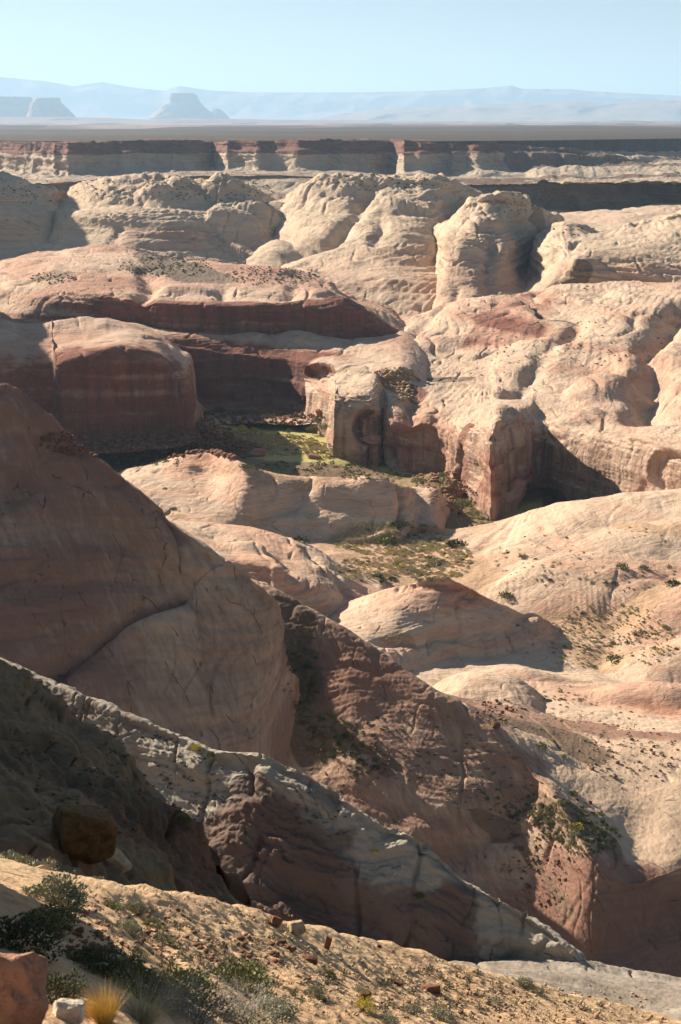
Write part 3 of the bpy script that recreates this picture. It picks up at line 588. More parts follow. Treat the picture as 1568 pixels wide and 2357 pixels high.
# ---- left wall
us = [-350, -150, 0, 60, 118, 125, 200, 280, 360, 415, 438, 445, 452, 460, 475, 500]
patch('canyon_wall', [
 [(u, v, y) for u, v, y in zip(us, [1080, 1080, 1075, 1070, 1065, 1062, 1050, 1040, 1032, 1025, 1020, 1015, 1010, 1005, 1000, 995], [930, 930, 930, 930, 930, 930, 935, 940, 950, 965, 980, 1000, 1020, 1050, 1090, 1150])],
 [(u, v, y) for u, v, y in zip(us, [1010, 1012, 1015, 1018, 1020, 1018, 1012, 1008, 1000, 995, 985, 980, 978, 975, 970, 965], [950, 955, 960, 962, 964, 958, 960, 966, 978, 990, 1002, 1020, 1045, 1080, 1130, 1190])],
 [(u, v, y) for u, v, y in zip(us, [950, 950, 955, 960, 960, 960, 965, 965, 960, 950, 945, 942, 942, 944, 946, 948], [955, 960, 965, 968, 970, 960, 962, 968, 980, 992, 1004, 1022, 1050, 1085, 1140, 1200])],
 [(u, v, y) for u, v, y in zip(us, [880, 885, 890, 900, 905, 905, 900, 900, 900, 900, 900, 905, 930, 936, 944, 948], [960, 965, 970, 974, 976, 962, 964, 970, 982, 994, 1005, 1022, 1050, 1088, 1145, 1205])],
 [(u, v, y) for u, v, y in zip(us, [820, 825, 838, 850, 855, 850, 835, 832, 845, 862, 866, 885, 925, 934, 943, 948], [968, 972, 978, 980, 982, 966, 966, 972, 984, 996, 1008, 1030, 1060, 1095, 1150, 1210])],
 [(u, v, y) for u, v, y in zip(us, [790, 795, 805, 822, 832, 825, 805, 796, 815, 845, 858, 879, 920, 932, 942, 948], [980, 985, 990, 992, 994, 976, 974, 980, 994, 1006, 1018, 1040, 1070, 1105, 1160, 1215])],
 [(u, v, y) for u, v, y in zip(us, [750, 755, 765, 785, 796, 800, 790, 786, 805, 835, 850, 874, 918, 930, 941, 948], [1010, 1015, 1025, 1020, 1015, 1005, 1004, 1008, 1015, 1024, 1034, 1060, 1090, 1125, 1175, 1225])],
 [(u, v, y) for u, v, y in zip(us, [700, 715, 745, 768, 772, 773, 770, 765, 778, 815, 832, 863, 915, 928, 940, 948], [1060, 1065, 1075, 1070, 1065, 1062, 1058, 1055, 1055, 1056, 1060, 1085, 1115, 1150, 1195, 1240])],
 [(u, v, y) for u, v, y in zip(us, [680, 700, 735, 742, 742, 742, 740, 742, 765, 805, 820, 856, 912, 926, 940, 948], [1160, 1160, 1160, 1160, 1160, 1158, 1152, 1145, 1120, 1100, 1100, 1120, 1145, 1175, 1215, 1260])],
 [(u, v, y) for u, v, y in zip(us, [720, 730, 750, 755, 755, 755, 755, 756, 775, 810, 825, 858, 912, 926, 940, 948], [1250]*16)]],
 M_mid, px=2.2, lump=(50, 3), lobe=(22, 1.8), bed=(4, 0.5), fine=(3, 0.35), seed=43, tint=0.45, varn=1.0,
 feats=[('cut', [(118, 1000), (120, 880)], 4, 6), ('cut', [(283, 800), (286, 900), (290, 960)], 2.5, 3), ('alcove', (330, 900), (26, 20), 3), ('alcove', (200, 930), (30, 26), 3),  ('dome', (200, 752), (45, 30), 6), ('dome', (100, 765), (60, 26), 5)],
 masks=[('tint', [(125, 930), (280, 920), (430, 930)], 50, 1.05)])

# ---- unseen mass added beyond the left frame edge to shade the left wall
gx = np.linspace(-640, -330, 90); gy = np.linspace(1010, 1420, 110); XX, YY = np.meshgrid(gx, gy)
q = np.clip(1-((XX+500)/175)**4, 0, 1)*np.clip(1-((YY-1190)/200)**4, 0, 1)
Pq = np.stack([XX, YY, -240+225*q**0.8], -1).reshape(-1, 3); Pq[:, 2] += 8*fbm(Pq, 1/70, 4, 95)
tag(mesh_from('slickrock_mass', Pq, quads(*XX.shape), M_mid, True, {'tint': np.full(len(Pq), 0.5), 'varn': np.full(len(Pq), 0.7), 'soil': np.zeros(len(Pq)), 'rubble': np.zeros(len(Pq))}), kind='structure')

# ---- canyon floor
us = [-100, 120, 250, 380, 470, 560, 650, 760, 850, 950, 1050, 1150, 1250]
patch('canyon_floor', [
 [(u, v, y) for u, v, y in zip(us, [1200]*9+[1230, 1260, 1290, 1300], [800]*9+[790, 770, 750, 740])],
 [(u, v, y) for u, v, y in zip(us, [1140, 1140, 1135, 1130, 1125, 1120, 1125, 1140, 1150, 1165, 1200, 1235, 1240], [880]*9+[870, 835, 800, 790])],
 [(u, v, y) for u, v, y in zip(us, [1095, 1095, 1090, 1085, 1080, 1075, 1078, 1085, 1100, 1120, 1150, 1195, 1200], [935]*9+[925, 895, 845, 830])],
 [(u, v, y) for u, v, y in zip(us, [1060, 1060, 1055, 1052, 1050, 1045, 1047, 1055, 1075, 1095, 1125, 1165, 1170], [990]*9+[975, 945, 890, 880])],
 [(u, v, y) for u, v, y in zip(us, [1020, 1020, 1020, 1015, 1010, 1015, 1018, 1022, 1040, 1060, 1090, 1130, 1140], [1065]*9+[1050, 1020, 960, 940])],
 [(u, v, y) for u, v, y in zip(us, [985, 985, 980, 975, 972, 985, 988, 988, 988, 1000, 1030, 1070, 1080], [1130]*9+[1130, 1100, 1040, 1000])],
 [(u, v, y) for u, v, y in zip(us, [945, 945, 940, 935, 940, 945, 948, 950, 950, 960, 980, 1000, 1010], [1210]*9+[1210, 1180, 1150, 1120])],
 [(u, v, y) for u, v, y in zip(us, [920]*13, [1300]*13)]],
 rock_mat('canyon_floor_soil', (0.44, 0.38, 0.13), (0.36, 0.32, 0.11), (0.25, 0.15, 0.1), L=6, band=0.2, soilc=(0.17, 0.115, 0.065), speck=0.3), px=2.6, lump=(60, 3), lobe=(15, 1.0), bed=(3, 0), fine=(3, 0.5), seed=44, tint=0.1, sink=(0, 0, 14, 0), sw=0.2,
 feats=[('dome', (460, 1010), (45, 28), 14, -30), ('dome', (350, 1030), (70, 24), 10), ('dome', (550, 1035), (20, 12), 5), ('dome', (1010, 1130), (30, 30), 10), ('dome', (600, 962), (90, 14), 6)],
 masks=[('rubble', [(200, 1040), (380, 1020), (470, 1000), (560, 1030)], 26, 0.95), ('rubble', [(640, 1062), (760, 1068)], 8, 0.6), ('rubble', [(960, 1110), (1050, 1150), (1110, 1200)], 22, 0.9), ('soil', [(560, 1075), (760, 1080), (900, 1095), (1100, 1200)], 30, 1.0), ('soil', [(0, 1060), (300, 1060), (420, 1060)], 60, 1.0), ('rubble', [(470, 950), (600, 965), (720, 950)], 16, 0.7)])

# ---- right: slickrock ramp down to the rim, then the walls of the buttresses
us =  [700, 745, 765, 775, 850, 872, 882, 900, 960, 1010, 1050, 1090, 1125, 1134, 1150, 1190, 1225, 1240, 1290, 1360, 1450, 1568, 1750]
bY =  [1130, 1080, 1010, 1002, 1000, 1000, 1015, 985, 975, 960, 925, 880, 842, 838, 845, 880, 915, 930, 910, 880, 845, 800, 740]
bv =  [1060, 1062, 1066, 1066, 1082, 1082, 1075, 1086, 1110, 1125, 1135, 1165, 1200, 1208, 1205, 1200, 1190, 1180, 1190, 1205, 1220, 1240, 1280]
rv =  [900, 905, 912, 905, 900, 925, 930, 960, 950, 965, 985, 990, 985, 980, 972, 970, 962, 965, 975, 988, 1005, 1030, 1060]
rim2 = [880, 890, 898, 893, 884, 895, 905, 925, 938, 950, 965, 975, 972, 968, 962, 960, 953, 955, 965, 976, 993, 1015, 1040]
def row(vs_, dY): return [(u, v, y+(dY if not isinstance(dY, list) else dY[i])) for i, (u, v, y) in enumerate(zip(us, vs_, bY))]
mixv = lambda a, b, t: [x*(1-t)+y*t for x, y in zip(a, b)]
patch('canyon_wall', [
 row([v+25 for v in bv], -26), row(bv, 0), row(mixv(bv, rv, 0.25), 2), row(mixv(bv, rv, 0.5), 3), row(mixv(bv, rv, 0.72), 5), row(mixv(bv, rv, 0.88), 9),
 row(rv, 17), row(rim2, [34]*23),
 [(u, v, y) for u, v, y in zip(us, [872, 880, 884, 880, 868, 872, 880, 890, 905, 915, 930, 938, 940, 940, 935, 930, 925, 925, 935, 945, 960, 985, 1005], [1170, 1130, 1075, 1065, 1060, 1060, 1070, 1070, 1060, 1050, 1020, 990, 960, 950, 950, 960, 975, 985, 970, 945, 910, 860, 800])],
 [(u, v, y) for u, v, y in zip(us, [868, 870, 868, 860, 850, 850, 852, 858, 872, 880, 890, 895, 900, 900, 898, 892, 888, 886, 890, 900, 920, 945, 970], [1200, 1170, 1130, 1125, 1120, 1120, 1125, 1125, 1115, 1105, 1085, 1070, 1055, 1048, 1045, 1045, 1050, 1055, 1045, 1020, 980, 930, 860])],
 [(u, v, y) for u, v, y in zip(us, [855, 852, 850, 842, 836, 835, 834, 833, 840, 842, 845, 845, 845, 845, 842, 838, 832, 830, 830, 840, 860, 880, 905], [1225, 1205, 1180, 1178, 1175, 1175, 1180, 1180, 1170, 1165, 1155, 1145, 1140, 1135, 1130, 1130, 1130, 1130, 1120, 1095, 1050, 1000, 940])],
 [(u, v, y) for u, v, y in zip(us, [835, 830, 825, 820, 815, 812, 810, 805, 800, 800, 798, 792, 790, 788, 785, 780, 775, 773, 770, 772, 785, 810, 830], [1260, 1245, 1230, 1228, 1225, 1225, 1228, 1228, 1225, 1220, 1215, 1210, 1205, 1205, 1205, 1205, 1205, 1205, 1200, 1175, 1130, 1080, 1020])],
 [(u, v, y) for u, v, y in zip(us, [800, 795, 790, 785, 782, 780, 778, 775, 768, 762, 758, 752, 748, 745, 742, 738, 733, 730, 726, 722, 728, 745, 760], [1320, 1310, 1295, 1292, 1290, 1290, 1290, 1290, 1285, 1280, 1275, 1270, 1270, 1270, 1270, 1270, 1270, 1270, 1265, 1245, 1210, 1165, 1110])],
 [(u, v, y) for u, v, y in zip(us, [780, 775, 770, 765, 760, 757, 755, 750, 740, 725, 712, 704, 700, 700, 700, 694, 690, 688, 680, 678, 676, 680, 690], [1400, 1400, 1390, 1388, 1385, 1385, 1385, 1380, 1370, 1350, 1335, 1335, 1340, 1345, 1350, 1350, 1350, 1350, 1350, 1335, 1310, 1270, 1220])],
 [(u, v, y) for u, v, y in zip(us, [770, 765, 758, 752, 748, 744, 742, 738, 726, 712, 698, 690, 686, 684, 684, 680, 676, 674, 665, 660, 656, 652, 655], [1480, 1480, 1480, 1480, 1480, 1480, 1480, 1480, 1470, 1460, 1450, 1440, 1440, 1440, 1440, 1440, 1440, 1440, 1440, 1420, 1400, 1370, 1330])],
 [(u, v, y) for u, v, y in zip(us, [800]*10+[760]*13, [1650]*23)]],
 M_mid, px=2.2, lump=(55, 3.0), lobe=(34, 2.6), an=0.5, bed=(2.6, 1.0), fine=(2.6, 0.8), crack=1.6, seed=45, tint=0.16, varn=0.8,
 feats=[('dome', (1060, 735), (36, 34), 16), ('dome', (1000, 790), (40, 26), 7), ('dome', (1150, 715), (30, 20), 6), ('dome', (1390, 900), (34, 30), 14), ('dome', (1480, 830), (36, 40), 10), ('dome', (1250, 830), (70, 60), 8, 40), ('dome', (1330, 960), (22, 16), 5),
        ('cut', [(1180, 905), (1250, 830), (1330, 760), (1370, 740)], 9, 9), ('cut', [(1480, 960), (1500, 870), (1480, 800), (1540, 750), (1568, 700)], 11, 16), ('cut', [(950, 965), (960, 900), (880, 860)], 8, 6),
        ('cut', [(880, 790), (960, 760), (1010, 700)], 9, 7), ('cut', [(1200, 705), (1280, 690), (1400, 680)], 10, 5),
        ('alcove', (850, 985), (13, 15), 12), ('alcove', (868, 1050), (9, 14), 8), ('alcove', (950, 1050), (34, 26), 7), ('alcove', (1215, 1165), (32, 12), 9), ('alcove', (1185, 1090), (30, 17), 5), ('alcove', (1540, 1090), (22, 16), 6), ('alcove', (1060, 1080), (16, 20), 4),
        ('dome', (1185, 962), (22, 16), 6), ('cut', [(1150, 1030), (1160, 990), (1190, 965)], 3, 4), ('cut', [(1000, 1130), (1040, 1060), (1045, 985)], 3, 3), ('step', [(1100, 760), (1240, 745), (1400, 740)], 5, 5, 26),
        ('step', [(960, 880), (1050, 885), (1140, 895)], 4, 4, 22)],
 masks=[('tint', [(1160, 770), (1300, 760), (1440, 760)], 40, 0.75), ('tint', (1150, 830), (45, 45), 0.0), ('tint', (1080, 900), (40, 30), 0.0), ('soil', [(1120, 750), (1230, 735), (1330, 742)], 9, 0.9), ('soil', (900, 862), (28, 28), 0.95), ('rubble', (920, 890), (22, 26), 0.9), ('soil', (1000, 872), (26, 12), 0.9),
        ('tint', [(900, 1060), (960, 1010), (1010, 1050)], 26, 0.5), ('tint', [(1150, 1100), (1220, 1130)], 20, 0.6), ('tint', (1370, 1060), (50, 40), 0.1), ('soil', (1210, 670), (35, 16), 0.8), ('rubble', (1040, 1150), (18, 18), 1.0)])

# ---- valley floor sheet: sandy flats and low slickrock on the right
us = [200, 400, 560, 700, 850, 1000, 1130, 1260, 1400, 1568, 1800]
VALK = dict(lump=(50, 2.4), lobe=(24, 1.4), bed=(1.2, 0.32), fine=(1.6, 0.22), sink=(0, 0, 55, 0), sw=0.14, crack=0.4)
patch('valley_floor', [
 [(u, v, y) for u, v, y in zip(us, [1800]*11, [430]*11)],
 [(u, v, y) for u, v, y in zip(us, [1650, 1650, 1650, 1660, 1670, 1680, 1680, 1680, 1685, 1690, 1700], [490]*11)],
 [(u, v, y) for u, v, y in zip(us, [1540, 1540, 1545, 1550, 1560, 1570, 1575, 1585, 1590, 1600, 1600], [560]*11)],
 [(u, v, y) for u, v, y in zip(us, [1440, 1440, 1445, 1455, 1465, 1475, 1490, 1500, 1505, 1490, 1480], [620]*11)],
 [(u, v, y) for u, v, y in zip(us, [1350, 1350, 1350, 1370, 1390, 1400, 1400, 1395, 1400, 1400, 1380], [680, 680, 680, 675, 670, 670, 670, 670, 660, 650, 640])],
 [(u, v, y) for u, v, y in zip(us, [1290, 1290, 1290, 1300, 1315, 1320, 1310, 1300, 1300, 1310, 1290], [740, 740, 735, 730, 725, 720, 715, 710, 700, 690, 680])],
 [(u, v, y) for u, v, y in zip(us, [1230, 1230, 1230, 1240, 1250, 1250, 1240, 1220, 1210, 1210, 1190], [800, 800, 795, 790, 785, 780, 770, 760, 745, 730, 720])],
 [(u, v, y) for u, v, y in zip(us, [1180, 1180, 1180, 1190, 1200, 1210, 1207, 1165, 1145, 1128, 1115], [860, 860, 855, 850, 845, 835, 822, 810, 800, 785, 770])],
 [(u, v, y) for u, v, y in zip(us, [1130, 1130, 1130, 1140, 1150, 1190, 1205, 1185, 1170, 1155, 1140], [920, 920, 915, 910, 905, 870, 850, 850, 845, 830, 820])]],
 M_val, px=2.4, seed=51, tint=0.18,
 feats=[('dome', (1350, 1180), (55, 38), 5), ('dome', (1330, 1350), (48, 30), 8), ('dome', (1240, 1330), (30, 20), 3), ('dome', (1600, 1400), (46, 34), 8), ('dome', (1600, 1530), (44, 24), 9), ('dome', (1510, 1610), (34, 18), 7), ('dome', (1480, 1240), (40, 20), 3),
        ('dome', (1230, 1560), (26, 10), 3), ('cut', [(1060, 1290), (1150, 1240), (1300, 1170)], 5, 1.5), ('cut', [(1568, 1360), (1500, 1400), (1420, 1440)], 9, 3), ('cut', [(1230, 1420), (1390, 1480), (1420, 1560)], 8, 2)],
 masks=[('soil', [(800, 1260), (900, 1240), (1000, 1290), (1060, 1340), (900, 1330)], 26, 0.62), ('soil', [(820, 1300), (1000, 1340)], 24, 0.6), ('soil', [(1130, 1420), (1300, 1440), (1450, 1430), (1560, 1350)], 12, 0.6), ('soil', [(1330, 1510), (1500, 1530)], 14, 0.6), ('soil', [(1440, 1220), (1568, 1230)], 8, 0.6),
        ('soil', (1150, 1290), (20, 12), 0.5), ('tint', [(1300, 1450), (1500, 1460)], 26, 0.5), ('tint', (1520, 1620), (34, 20), 0.55), ('tint', [(800, 1260), (950, 1280)], 30, 0.5)], **VALK)

# dome with the swirled cap, and the ridge running right from it
us = [230, 320, 380, 430, 480, 520, 560, 600, 640, 700, 760, 820, 880, 925, 960, 1010, 1050]
patch('slickrock_dome', [
 [(u, v, y) for u, v, y in zip(us, [1200, 1215, 1225, 1230, 1235, 1245, 1255, 1270, 1275, 1270, 1260, 1250, 1235, 1225, 1210, 1210, 1215], [760, 755, 750, 748, 745, 760.5, 776.0, 777.0, 778.0, 779.0, 780.0, 782, 784, 786, 805, 800, 800])],
 [(u, v, y) for u, v, y in zip(us, [1155, 1165, 1180, 1190, 1200, 1205, 1210, 1225, 1240, 1240, 1235, 1228, 1215, 1200, 1190, 1180, 1190], [800, 795, 790, 785, 780, 783.0, 786.0, 787.0, 788.0, 789.0, 790.0, 792, 794, 796, 820, 825, 830])],
 [(u, v, y) for u, v, y in zip(us, [1125, 1130, 1140, 1148, 1155, 1160, 1165, 1175, 1195, 1200, 1195, 1190, 1185, 1180, 1165, 1150, 1165], [830, 825, 818, 812, 808, 801.0, 794.0, 795.0, 796.0, 797.0, 798.0, 800, 802, 804, 830, 838, 850])],
 [(u, v, y) for u, v, y in zip(us, [1105, 1100, 1112, 1120, 1124, 1124, 1128, 1138, 1155, 1168, 1165, 1160, 1158, 1155, 1140, 1130, 1145], [855, 848, 838, 832, 828, 816.0, 804.0, 805.0, 806.0, 807.0, 808.0, 810, 812, 814, 842, 848, 865])],
 [(u, v, y) for u, v, y in zip(us, [1095, 1090, 1092, 1095, 1098, 1098, 1100, 1105, 1118, 1128, 1122, 1118, 1120, 1130, 1128, 1122, 1140], [870, 862, 854, 848, 844, 829.0, 814.0, 815.0, 816.0, 817.0, 818.0, 820, 822, 824, 856, 862, 880])],
 [(u, v, y) for u, v, y in zip(us, [1085, 1078, 1070, 1062, 1058, 1062, 1075, 1088, 1100, 1108, 1108, 1102, 1108, 1122, 1122, 1120, 1140], [885, 876, 868, 860, 856, 839.0, 822.0, 823.0, 824.0, 825.0, 826.0, 828, 830, 832, 868, 874, 895])],
 [(u, v, y) for u, v, y in zip(us, [1080, 1075, 1062, 1046, 1038, 1044, 1062, 1080, 1092, 1100, 1102, 1098, 1104, 1120, 1122, 1122, 1145], [900, 894, 886, 876, 872, 851.5, 831.0, 832.0, 833.0, 834.0, 835.0, 837, 839, 841, 884, 888, 905])],
 [(u, v, y) for u, v, y in zip(us, [1090, 1085, 1078, 1072, 1068, 1070, 1078, 1092, 1100, 1106, 1110, 1110, 1115, 1130, 1135, 1140, 1160], [920, 920, 920, 920, 920, 887.0, 854.0, 855.0, 856.0, 857.0, 858.0, 860, 862, 864, 920, 920, 920])]],
 M_val, px=2.2, lump=(40, 1.6), lobe=(16, 1.0), bed=(1.8, 0.36), fine=(1.6, 0.25), seed=52, tint=0.28, crack=1.8, sink=(12, 16, 14, 0), sw=0.08,
 feats=[('cut', [(925, 1200), (928, 1150), (915, 1125)], 4, 7), ('cut', [(560, 1230), (640, 1180), (700, 1120)], 6, 4), ('dome', (870, 1140), (20, 16), 4), ('dome', (640, 1215), (10, 8), 3)],
 masks=[('tint', [(420, 1080), (520, 1070)], 18, 0.5), ('soil', [(240, 1110), (300, 1160), (400, 1190)], 9, 0.7), ('soil', [(600, 1085), (760, 1085), (900, 1100)], 11, 0.9)])

# lower humps between the ridge and the flats
us = [380, 430, 500, 550, 600, 640, 690, 740, 790, 840, 890, 930]
patch('slickrock_dome', [
 [(u, v, y) for u, v, y in zip(us, [1400, 1410, 1420, 1430, 1440, 1445, 1450, 1455, 1450, 1440, 1430, 1420], [600, 603, 606, 609, 612, 614, 616, 620, 632, 645, 655, 662])],
 [(u, v, y) for u, v, y in zip(us, [1340, 1350, 1362, 1372, 1380, 1390, 1400, 1410, 1405, 1390, 1385, 1380], [618, 618, 620, 622, 624, 626, 628, 632, 642, 655, 663, 670])],
 [(u, v, y) for u, v, y in zip(us, [1290, 1305, 1322, 1330, 1335, 1342, 1350, 1370, 1378, 1368, 1362, 1360], [636, 636, 636, 636, 634, 632, 634, 640, 650, 665, 674, 682])],
 [(u, v, y) for u, v, y in zip(us, [1250, 1262, 1276, 1285, 1290, 1298, 1312, 1335, 1350, 1345, 1345, 1345], [655, 655, 650, 648, 644, 640, 642, 650, 664, 682, 690, 695])],
 [(u, v, y) for u, v, y in zip(us, [1215, 1225, 1240, 1248, 1254, 1262, 1278, 1300, 1320, 1325, 1330, 1335], [690, 690, 690, 686, 682, 680, 680, 682, 690, 702, 708, 712])],
 [(u, v, y) for u, v, y in zip(us, [1192, 1200, 1208, 1215, 1224, 1234, 1250, 1272, 1298, 1312, 1322, 1330], [725, 725, 722, 718, 716, 714, 712, 712, 714, 720, 722, 724])],
 [(u, v, y) for u, v, y in zip(us, [1190, 1198, 1205, 1210, 1222, 1235, 1250, 1270, 1300, 1318, 1328, 1335], [755]*12)]],
 M_val, px=2.2, lump=(30, 1.4), lobe=(14, 1.0), bed=(1.6, 0.3), fine=(1.4, 0.22), crack=1.5, seed=53, tint=0.2, sink=(0, 14, 0, 0),
 feats=[('dome', (575, 1262), (16, 14), 4), ('dome', (780, 1330), (14, 10), 3), ('cut', [(700, 1260), (760, 1310), (800, 1370)], 3, 3), ('step', [(640, 1400), (660, 1330), (620, 1270)], 4, -5, 24)],
 masks=[('tint', [(600, 1290), (700, 1380)], 14, 0.5)])

# dome in the middle of the valley
us = [700, 770, 840, 900, 950, 1000, 1040, 1080, 1130, 1190, 1250, 1300, 1350]
patch('slickrock_dome', [
 [(u, v, y) for u, v, y in zip(us, [1500, 1510, 1530, 1560, 1580, 1590, 1590, 1580, 1570, 1560, 1550, 1550, 1550], [560, 558.0, 555.5, 555.9, 563.2, 575.5, 585.5, 590.3, 592.5, 595.0, 598.8, 603.9, 610.0])],
 [(u, v, y) for u, v, y in zip(us, [1470, 1475, 1490, 1515, 1535, 1545, 1545, 1535, 1528, 1525, 1522, 1525, 1530], [585, 579.8, 574.8, 572.8, 577.1, 586.3, 594.5, 599.1, 601.8, 604.8, 608.8, 614.1, 620.5])],
 [(u, v, y) for u, v, y in zip(us, [1445, 1448, 1455, 1470, 1480, 1490, 1495, 1498, 1500, 1500, 1500, 1505, 1520], [605, 600.0, 594.5, 590.6, 591.9, 597.3, 602.5, 605.5, 608.1, 611.8, 616.9, 623.4, 631.0])],
 [(u, v, y) for u, v, y in zip(us, [1432, 1428, 1425, 1428, 1432, 1436, 1440, 1448, 1458, 1468, 1478, 1490, 1510], [620, 614.5, 609.0, 605.5, 605.8, 608.9, 612.0, 614.0, 616.3, 619.8, 624.9, 631.7, 640.0])],
 [(u, v, y) for u, v, y in zip(us, [1422, 1410, 1398, 1390, 1388, 1388, 1392, 1402, 1420, 1440, 1455, 1472, 1500], [635, 628.9, 622.9, 618.5, 617.0, 618.1, 619.8, 621.4, 623.8, 627.4, 632.6, 639.7, 648.4])],
 [(u, v, y) for u, v, y in zip(us, [1415, 1400, 1378, 1362, 1352, 1348, 1352, 1368, 1392, 1418, 1435, 1458, 1495], [650, 643.8, 637.6, 632.4, 629.2, 628.0, 627.8, 628.6, 631.1, 635.3, 641.3, 649.3, 658.9])],
 [(u, v, y) for u, v, y in zip(us, [1412, 1395, 1370, 1350, 1339, 1333, 1337, 1352, 1378, 1402, 1422, 1450, 1492], [665, 660, 650, 643, 639, 636.0, 634.0, 634.0, 637.0, 642.0, 648.0, 656.0, 668.0])],
 [(u, v, y) for u, v, y in zip(us, [1415, 1400, 1385, 1375, 1370, 1368, 1370, 1380, 1400, 1420, 1440, 1465, 1500], [690]*13)]],
 M_val, px=2.2, lump=(30, 1.2), lobe=(14, 1.0), bed=(1.5, 0.34), fine=(1.3, 0.22), crack=1.5, seed=54, tint=0.42, sink=(14, 14, 14, 0), sw=0.12,
 feats=[('dome', (1245, 1440), (8, 7), 3), ('cut', [(880, 1480), (960, 1475), (1040, 1460)], 3, 3), ('cut', [(1210, 1520), (1180, 1460), (1190, 1410)], 5, 2)],
 masks=[('soil', (940, 1478), (9, 5), 0.7), ('tint', [(900, 1370), (1050, 1360)], 14, 0.6)])
for (cu, cv, cy, hw, hh, tn, sd_) in ((1110, 1545, 535, 140, 42, 0.4, 1),):
    k = np.linspace(-1.15, 1.15, 9); rr = []
    for j, (fv, dy) in enumerate(((2.1, -40), (1.35, -22), (0.9, -14), (0.45, -4), (0.12, 6), (0.0, 16), (0.35, 45))):
        rr.append([(cu+hw*q, cv + hh*fv + hh*(0.95*abs(q)**2.2)*(1-fv*0.35), cy+dy) for q in k])
    patch('slickrock_dome', rr, M_val, px=2.3, lump=(22, 1.0), lobe=(10, 0.7), bed=(1.5, 0.16), fine=(1.2, 0.12), seed=60+sd_, tint=tn, sink=(5, 5, 5, 0), sw=0.35)

# ---- second spur and the bench it runs into
us = [380, 520, 600, 660, 740, 820, 900, 980, 1060, 1130, 1200, 1280, 1360, 1450, 1568, 1750]
cv_ = [1300, 1318, 1338, 1366, 1412, 1462, 1518, 1578, 1622, 1668, 1735, 1830, 1960, 2025, 1990, 1955]
cy_ = [505, 500, 496, 490, 481, 472, 463, 453, 446, 439, 430, 412, 388, 384, 390, 400]
ms_ = [1.0, 1.0, 1.0, 1.0, 1.05, 1.05, 1.05, 1.05, 1.05, 1.05, 1.1, 1.2, 1.5, 1.8, 1.8, 1.8]
fr_ = [1.0, 0.72, 0.52, 0.36, 0.22, 0.11, 0.04]
rows = [[face(u, c+(2420-c)*f, (u, c, y), m*(1.0 if f > 0.1 else 0.7)) for u, c, y, m in zip(us, cv_, cy_, ms_)] for f in fr_]
rows.append([(u, c, y) for u, c, y in zip(us, cv_, cy_)])
bk1 = [1315, 1330, 1349, 1376, 1420, 1468, 1520, 1574, 1612, 1650, 1700, 1770, 1870, 1910, 1880, 1860]; by1 = [518, 513, 509, 503, 494, 484, 475, 466, 459, 454, 444, 431, 410, 408, 415, 425]
bk2 = [1330, 1345, 1362, 1390, 1435, 1480, 1530, 1580, 1612, 1640, 1672, 1715, 1775, 1800, 1790, 1780]; by2 = [530, 525, 520, 514, 505, 495, 486, 478, 472, 469, 460, 450, 436, 434, 440, 450]
bk3 = [1350, 1365, 1385, 1410, 1450, 1492, 1538, 1584, 1608, 1630, 1650, 1678, 1700, 1712, 1708, 1700]; by3 = [545, 540, 536, 530, 522, 512, 502, 493, 488, 487, 482, 478, 472, 470, 478, 486]
rows += [[(u, v, y) for u, v, y in zip(us, a, b)] for a, b in ((bk1, by1), (bk2, by2), (bk3, by3))]
rows.append([(u, v, y) for u, v, y in zip(us, [1380, 1390, 1405, 1430, 1470, 1510, 1550, 1590, 1605, 1620, 1630, 1640, 1645, 1645, 1640, 1635], [560, 556, 550, 544, 536, 526, 516, 505, 500, 505, 510, 516, 520, 525, 530, 535])])
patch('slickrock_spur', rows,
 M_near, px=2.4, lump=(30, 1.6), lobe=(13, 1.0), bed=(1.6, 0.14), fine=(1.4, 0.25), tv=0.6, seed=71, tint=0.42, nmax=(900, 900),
 feats=[('cut', [(1000, 1990), (1080, 1940), (1180, 1870), (1215, 1790)], 6, 4), ('cut', [(1568, 2080), (1420, 2160), (1330, 2230)], 9, 6), ('dome', (870, 1780), (18, 14), 3), ('dome', (700, 1640), (16, 22), -4),
        ('step', [(1060, 1950), (900, 1960), (800, 1940)], 5, 4, 25)],
 masks=[('soil', [(650, 1400), (700, 1560), (740, 1700)], 10, 0.85), ('soil', [(760, 1680), (840, 1760), (880, 1810)], 6, 0.6), ('soil', [(1180, 1660), (1280, 1690), (1340, 1720)], 11, 0.95), ('soil', [(1220, 1850), (1330, 1900), (1400, 1940)], 8, 0.6),
        ('tint', [(1350, 1750), (1568, 1760), (1500, 1880)], 30, 0.05), ('tint', [(1000, 1700), (1150, 1800)], 20, 0.4), ('soil', [(1100, 1900), (1240, 1990), (1300, 2100)], 3.0, 0.6),  # first tint paints the sunlit bench paler than the shaded face
        ('soil', [(1000, 1590), (1120, 1640)], 6, 0.6), ('tint', [(1300, 2150), (1568, 2200)], 25, 0.75)])

